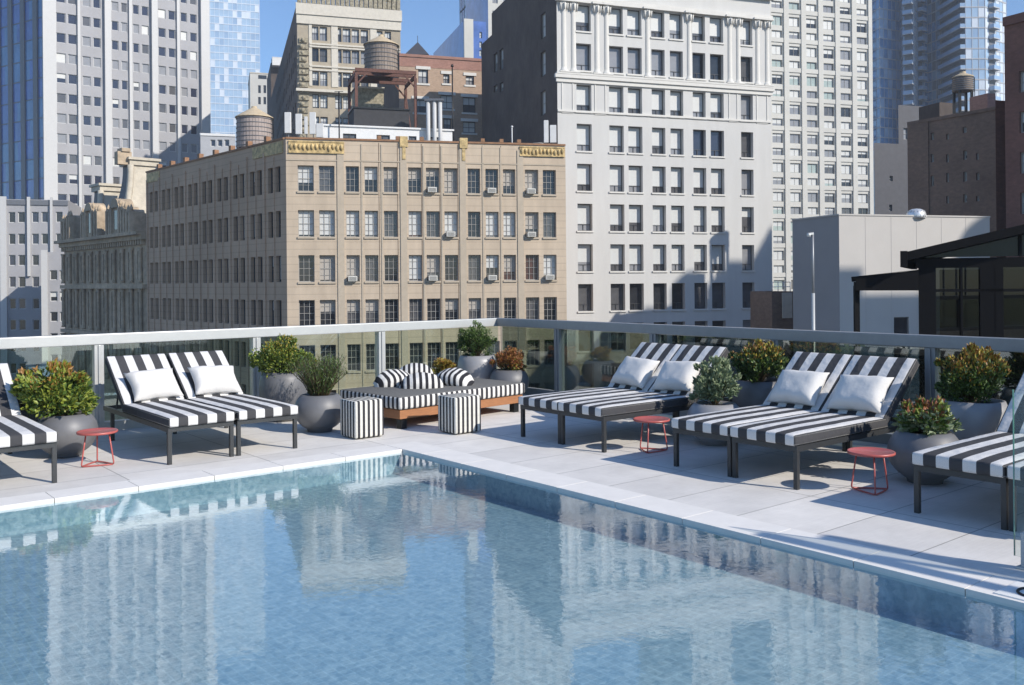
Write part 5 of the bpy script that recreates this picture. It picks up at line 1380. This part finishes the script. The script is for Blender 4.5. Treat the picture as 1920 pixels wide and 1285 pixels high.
E12 = B12+Vector((.87, .5))*14; F12 = A12+Vector((.87, .5))*14
b12.wall(wm, A12, B12, ZST, z12, ops, 0, .25); b12.wall(wm, B12, E12, ZST, z12, [], 0); b12.wall(wm, E12, F12, ZST, z12, [], 0); b12.wall(wm, F12, A12, ZST, z12, [], 0)
wm.build('wall', 'brick_brown', b12.t)
m = MB(); m.face([v3(A12, z12-.1), v3(B12, z12-.1), v3(E12, z12-.1), v3(F12, z12-.1)]); m.build('roof', 'roof', b12.t)
m = MB(); strip(m, A12, d12, 0, s12, z12-.05, z12+.2, .12, .3); strip(m, A12, d12, 0, hit(1745, 300, A12, d12)[0]*.93, ZST, z12-.06, .1); m.build('coping', 'brick_brown', b12.t); b12.place()
tank('dark small water tank on the brown brick building roof', 1806, 84, 172, 146, 135, 1.75, 'wood_tank', legs=True, base=z12-.1)
rbox('roof_shed', 'dark boxy shed on the brown brick roof left of the small water tank', 'shed', 1762, 1793, 97, 192, 3, 'dark_brick', z0=ZST)
rbox('roof_shed', 'reddish stepped chimney block right of the small water tank', 'chimney', 1852, 1872, 80, 175, 2, 'brick_red', z0=z12-.1)
d13 = d12; A13 = XY(1886, 64); s13 = 14.0; B13 = A13+d13*s13; z13 = Z(1888, 42, 64)
b13 = Bld('brick_building', 'dark red brick building cut off by the right edge of the photo', A13, ZST); wm = MB(); ops = []
for f in range(7):
    for k in range(3):
        a = 1.0+k*3.4; z = z13-3.6-f*2.75; ops.append((a, a+.85, z-1.45, z, 'punched_'+rnd.choice(['grey', 'mid']), rnd.choice([.9, .5])))
b13.wall(wm, A13, B13, ZST, z13, ops, 0, .3); E13 = B13+Vector((.87, .5))*12; F13 = A13+Vector((.87, .5))*12
b13.wall(wm, B13, E13, ZST, z13, [], 0); b13.wall(wm, E13, F13, ZST, z13, [], 0); b13.wall(wm, F13, A13, ZST, z13, [], 0)
wm.build('wall', 'brick_dkred', b13.t)
m = MB(); m.face([v3(A13, z13), v3(B13, z13), v3(E13, z13), v3(F13, z13)]); m.build('roof', 'roof', b13.t)
m = MB(); strip(m, A13, d13, 0, s13, z13-.3, z13+.3, .2, .3); m.build('cornice', 'brick_dkred', b13.t); b13.place()
block('brick_building', 'lower dark red brick block joined to the left of the building at the right edge', 1868, 66, 1893, 188, 8, 'brick_dkred', [], ['punched_grey'], dF_=DG, dS_=Vector((.50, .866)))
block('dark_building', 'stepped building left of the brown brick building, shade put into its colour', 1640, 118, 1712, 268, 10, 'slate', [(1668, 1674, 330, 340), (1667, 1673, 384, 396)], ['punched_grey'], (0,), dS_=Vector((.41, .91)))  # slate darkened to stand in for the shade on this block and the next
block('dark_building', 'box behind the left end of the brown brick building, shade put into its colour', 1686, 122, 1742, 197, 12, 'slate', [(1694, 1704, 240, 262)], ['punched_grey'], (0,), dS_=Vector((.41, .91)))
0 and block('glass_tower_far', 'grey blue glass tower slice behind the dark red brick building', 1898, 260, 1990, -90, 20, 'pale_glass2', [], ['loft_dark'])

# ---------------------------------------------------------------- pavilion with pergola on the lower terrace
TZ = -1.3; PYs = 17.5
def P3(px, py, Y): r_ = ray(px, py); return Vector((r_.x*Y, Y, H+r_.z*Y))
tp = thing('garden_pavilion', 'black framed glass pavilion with a sloping roof and lean-to pergola at the right', 'pavilion', P3(1712, 620, 17.5).xy.to_3d()+Vector((0, 0, TZ)), 0, None, world=True)
TY = 17.5
fx = Vector((.954, -.30, 0)).normalized()     # front runs right and towards the camera
dn = Vector((.43, .90, 0)).normalized()
F0 = P3(1722, 520, 17.5); F0.z = 0
def FP(s, z, dep=0): p = F0+fx*s+dn*dep; return Vector((p.x, p.y, z))
ev = Z(1722, 503, 17.5)
m = MB()
sR = 9.0
for s in (0, 1.28, 4.4, 7.2): m.obox(FP(s, TZ), fx*.16, dn*.16, (0, 0, ev-TZ))
m.obox(FP(1.05, TZ, .0), fx*.26, dn*.16, (0, 0, ev-TZ)); m.obox(FP(0, TZ, -.02), fx*.30, dn*.2, (0, 0, ev-TZ))
m.obox(FP(-.05, ev), fx*sR, dn*.2, (0, 0, .18)); m.obox(FP(0, -.35), fx*sR, dn*.08, (0, 0, .07)); m.obox(FP(0, ev-.45), fx*sR, dn*.1, (0, 0, .05))
for s in (.72, 2.1, 2.9, 3.7, 5.2, 6.1): m.obox(FP(s, TZ), fx*.04, dn*.06, (0, 0, ev-TZ))
for dd in (1.5, 3.0, 4.5): m.obox(FP(0, TZ, dd), fx*.14, dn*.14, (0, 0, ev-TZ)); 
m.obox(FP(0, ev-.001, .2), fx*.2, dn*4.6, (0, 0, .16))
m.build('frame', 'pav_black', tp)
m = MB(); m.face([FP(.05, TZ, .08), FP(sR, TZ, .08), FP(sR, ev, .08), FP(.05, ev, .08)]); m.face([FP(.07, TZ, 4.7), FP(.07, TZ, .1), FP(.07, ev, .1), FP(.07, ev, 4.7)]); m.build('glazing', 'pav_glass', tp)
m = MB(); m.face([FP(.3, TZ, 4.6), FP(sR, TZ, 4.6), FP(sR, ev, 4.6), FP(.3, ev, 4.6)]); m.face([FP(.1, TZ+.01), FP(sR, TZ+.01), FP(sR, TZ+.01, 4.6), FP(.1, TZ+.01, 4.6)]); m.build('back_wall', 'pav_black', tp)
m = MB(); rise = .235
def RP(s, dep, lift=0): return FP(s, ev+.19+s*rise*1.0+lift, dep)
th_ = .16
q = [RP(-.25, -.25), RP(sR*.9, -.25), RP(sR*.9, 4.8), RP(-.25, 4.8)]
m.face(q); m.face([p+Vector((0, 0, th_)) for p in reversed(q)][::-1]); 
for i in range(4): a_, b_ = q[i], q[(i+1) % 4]; m.face([a_, b_, b_+Vector((0, 0, th_)), a_+Vector((0, 0, th_))])
m.obox(FP(-.3, ev+.02, -.3), fx*.12, dn*5.1, (0, 0, .3))
m.build('roof', 'pav_black', tp)
m = MB(); m.face([FP(.1, ev+.2, .05), FP(sR*.85, ev+.2, .05), FP(sR*.85, ev+.2+sR*.85*rise-.06, .05)]); m.build('gable_glass', 'pane_green2', tp)
for k in range(1, 5):
    m = MB(); s = k*1.7; m.obox(FP(s, ev+.19, .0), fx*.05, dn*.05, (0, 0, s*rise)); m.build('gable_bar', 'pav_black', tp)
m = MB()   # pergola lean-to on the left
pf = [P3(1603, 528, 17.8), P3(1603, 528, 21.5)]
L0 = P3(1603, 536, 17.8); zl0 = L0.z
m.obox((L0.x, L0.y, TZ), (.09, 0, 0), (0, .09, 0), (0, 0, zl0-TZ)); m.build('pergola_post', 'pav_black', tp); m = MB()
m.obox((L0.x+1.5, L0.y+4, TZ), (.09, 0, 0), (0, .09, 0), (0, 0, zl0-TZ))
m.build('pergola_post', 'pav_black', tp)
m = MB(); e0 = Vector((L0.x-.03, L0.y-.05, zl0)); e1 = FP(-.02, ev-.02, -.02); e1.z = Z(1712, 512, 17.5)
m.bar(e0, (e1.x, e1.y, zl0), .08, .12); m.bar(e0+Vector((1.5, 4.1, 0)), e1+Vector((1.5, 4.1, zl0-e1.z)), .08, .12)
for k in range(9):
    d_ = k*.5; m.bar(e0+Vector((-.05+d_*.37, d_, .12)), Vector((e1.x+d_*.37, e1.y+d_, e1.z)), .06, .09)
a0_ = e0+Vector((-.08, -.05, .17)); a1_ = Vector((e1.x, e1.y-.05, e1.z+.06)); off_ = Vector((1.58, 4.3, 0))
m.face([a0_, a1_, a1_+off_, a0_+off_]); m.face([a0_-Vector((0, 0, .05)), a0_-Vector((0, 0, .05))+off_, a1_-Vector((0, 0, .05))+off_, a1_-Vector((0, 0, .05))])
e0z = Z(1600, 524, L0.y)
fz = [Vector((e0.x, e0.y-.06, Z(1600, 545, L0.y))), Vector((e1.x, e1.y-.06, Z(1712, 545, 17.5))), Vector((e1.x, e1.y-.06, Z(1712, 506, 17.5))), Vector((e0.x, e0.y-.06, e0z))]
bk2 = [p+Vector((1.45, 3.9, 0)) for p in fz]
m.face(fz); m.face(bk2[::-1])
for i in range(4): m.face([fz[i], bk2[i], bk2[(i+1) % 4], fz[(i+1) % 4]][::-1]) if i in (1, 2, 3) else None
m.build('pergola_roof', 'pav_black', tp)
m = MB()
for k in range(3): m.obox(FP(1.0+k*2.2, TZ+.45, 1.6), fx*1.2, dn*.8, (0, 0, .05)); m.obox(FP(1.5+k*2.2, TZ, 1.9), fx*.1, dn*.1, (0, 0, .45))
m.build('inside_tables', 'slab_dark', tp)

# ---------------------------------------------------------------- buildings outside the frame: seen in the glass or by their shadow
A14 = Vector((-42, 34)); B14 = Vector((-42, -6)); 
# (front faces +X: outside is on the right-hand side of P0->P1 going -Y .. reversed)
b14 = Bld('yellow_brick_building', 'yellow brick building mirrored in the glass of the right railing', (-42, 0), ZST); wm = MB()
P0 = Vector((-42, -10)); P1 = Vector((-42, 40)); ops = []
for f in range(4):
    for k in range(16): ops.append((1.2+k*3, 2.8+k*3, -2.6-f*3.7, -.3-f*3.7, 'tan_dark', rnd.choice([0, .5])))
b14.wall(wm, P0, P1, ZST, 1.4, ops, 0, .3); b14.wall(wm, P1, P1+Vector((-15, 0)), ZST, 1.4, [], 0); b14.wall(wm, P1+Vector((-15, 0)), P0+Vector((-15, 0)), ZST, 1.4, [], 0); b14.wall(wm, P0+Vector((-15, 0)), P0, ZST, 1.4, [], 0)
wm.build('wall', 'tan', b14.t); m = MB(); m.face([(-42, -10, 1.3), (-42, 40, 1.3), (-57, 40, 1.3), (-57, -10, 1.3)]); m.build('roof', 'roof', b14.t); b14.place()
# roof with two water tanks whose shadows fall on the white building
def shadow_src(px, py, k):
    s_, z_ = hit(px, py, A2, d2); p = A2+d2*s_; return Vector((p.x, p.y, z_))+S*k
k_ = 95
c1 = shadow_src(1287, 540, k_); c2 = shadow_src(1352, 540, k_); c3 = shadow_src(1470, 400, k_)
bx_ = shadow_src(1330, 640, k_)
zr_ = shadow_src(1300, 575, k_).z
perp = Vector((S.y, -S.x)).normalized()
if perp.x > 0: perp = -perp
tb = Bld('shadow_building', 'building outside the frame whose roof tanks shade the white building', (c2.x, c2.y), ZST); wm = MB()
q0 = Vector((c2.x, c2.y)); ax = d2
R0 = q0+ax*1.0; R1 = q0+ax*24; bk_ = Vector((S.x, S.y)).normalized()*14
cor = [q0-ax*9, q0+ax*24, q0+ax*24+bk_, q0-ax*9+bk_]
def ccw(ps_):
    ar = sum(ps_[i].x*ps_[(i+1) % len(ps_)].y-ps_[(i+1) % len(ps_)].x*ps_[i].y for i in range(len(ps_))); return ps_ if ar > 0 else ps_[::-1]
cor = ccw(cor); wm.prism([(p.x, p.y) for p in cor], ZST, zr_)
ztw = shadow_src(1400, 489, k_).z
cor = ccw([q0+ax*.5, q0+ax*24, q0+ax*24+bk_*.8, q0+ax*.5+bk_*.8]); wm.prism([(p.x, p.y) for p in cor], zr_, ztw)
z3_ = shadow_src(1447, 425, k_); sx_ = (Vector((z3_.x, z3_.y))-q0).dot(ax)
s_a4 = shadow_src(1412, 489, k_); sx0 = (Vector((s_a4.x, s_a4.y))-q0).dot(ax)
# stepped slope
for i in range(8):
    f0 = sx0+(sx_-sx0)*i/8; zz_ = ztw+(z3_.z-ztw)*(i+1)/8
    cor = ccw([q0+ax*f0, q0+ax*24, q0+ax*24+bk_*.6, q0+ax*f0+bk_*.6]); wm.prism([(p.x, p.y) for p in cor], ztw+(z3_.z-ztw)*i/8, zz_)
wm.build('wall', 'brick_brown', tb.t)
for (cpt, r_, lab) in ((c1, 1.4, 'round water tank outside the frame casting the left shadow on the white building'), (c2, 1.4, 'round water tank outside the frame casting the right shadow on the white building')):
    t = thing('water_tank', lab, 'water tank', (cpt.x, cpt.y, zr_)); hh = cpt.z-zr_
    m = MB(); m.lathe([(r_, hh*.35), (r_, hh+.3), (r_*.9, hh+.7), (r_*.5, hh+1.2), (0, hh+1.4)], n=24); m.build('barrel', 'wood_tank', t)
    for (sx, sy) in ((-1, -1), (1, -1), (1, 1), (-1, 1)): m = MB(); m.box(sx*.9-.15, sx*.9+.15, sy*.9-.15, sy*.9+.15, 0, hh*.35); m.build('leg', 'rust', t)
def ws(px, py, k):
    s_, z_ = hit(px, py, A11, DG); p = A11+DG*s_; return Vector((p.x, p.y, z_))+S*k
kk = 60; w0 = ws(1640, 552, kk); w1 = ws(1573, 503, kk); w2 = ws(1617, 503, kk); wt = ws(1850, 418, kk)
tw = Bld('shadow_building', 'low building outside the frame shading the foot of the blank pale building', (w0.x, w0.y), ZST); wm = MB()
def quadp(a, b_, dep):
    a = Vector((a.x, a.y)); b_ = Vector((b_.x, b_.y)); e = (b_-a).normalized(); n__ = Vector((S.x, S.y)).normalized()*dep; return ccw([a, b_, b_+n__, a+n__])
wl = ws(1560, 552, kk); wr = ws(1960, 552, kk); wm.prism([tuple(p) for p in quadp(wl, wr, 8)], ZST, w0.z)
wm.prism([tuple(p) for p in quadp(ws(1555, 503, kk), w2, 6)], w0.z, w1.z)
wm.build('wall', 'brick_brown', tw.t)
t = thing('water_tank', 'round water tank outside the frame shading the top right of the blank pale building', 'water tank', (wt.x, wt.y, w0.z)); hh = wt.z-w0.z
m = MB(); m.lathe([(1.9, 1.0), (1.9, hh-.9), (1.6, hh-.4), (.9, hh), (0, hh+.1)], n=24); m.build('barrel', 'wood_tank', t)
for (sx, sy) in ((-1, -1), (1, -1), (1, 1), (-1, 1)): m = MB(); m.box(sx-.15, sx+.15, sy-.15, sy+.15, 0, 1.0); m.build('leg', 'rust', t)
0 and print('caster', c1, c2, zr_, ztw, z3_)

for o in bpy.data.objects:
    if '_w' in o: del o['_w']
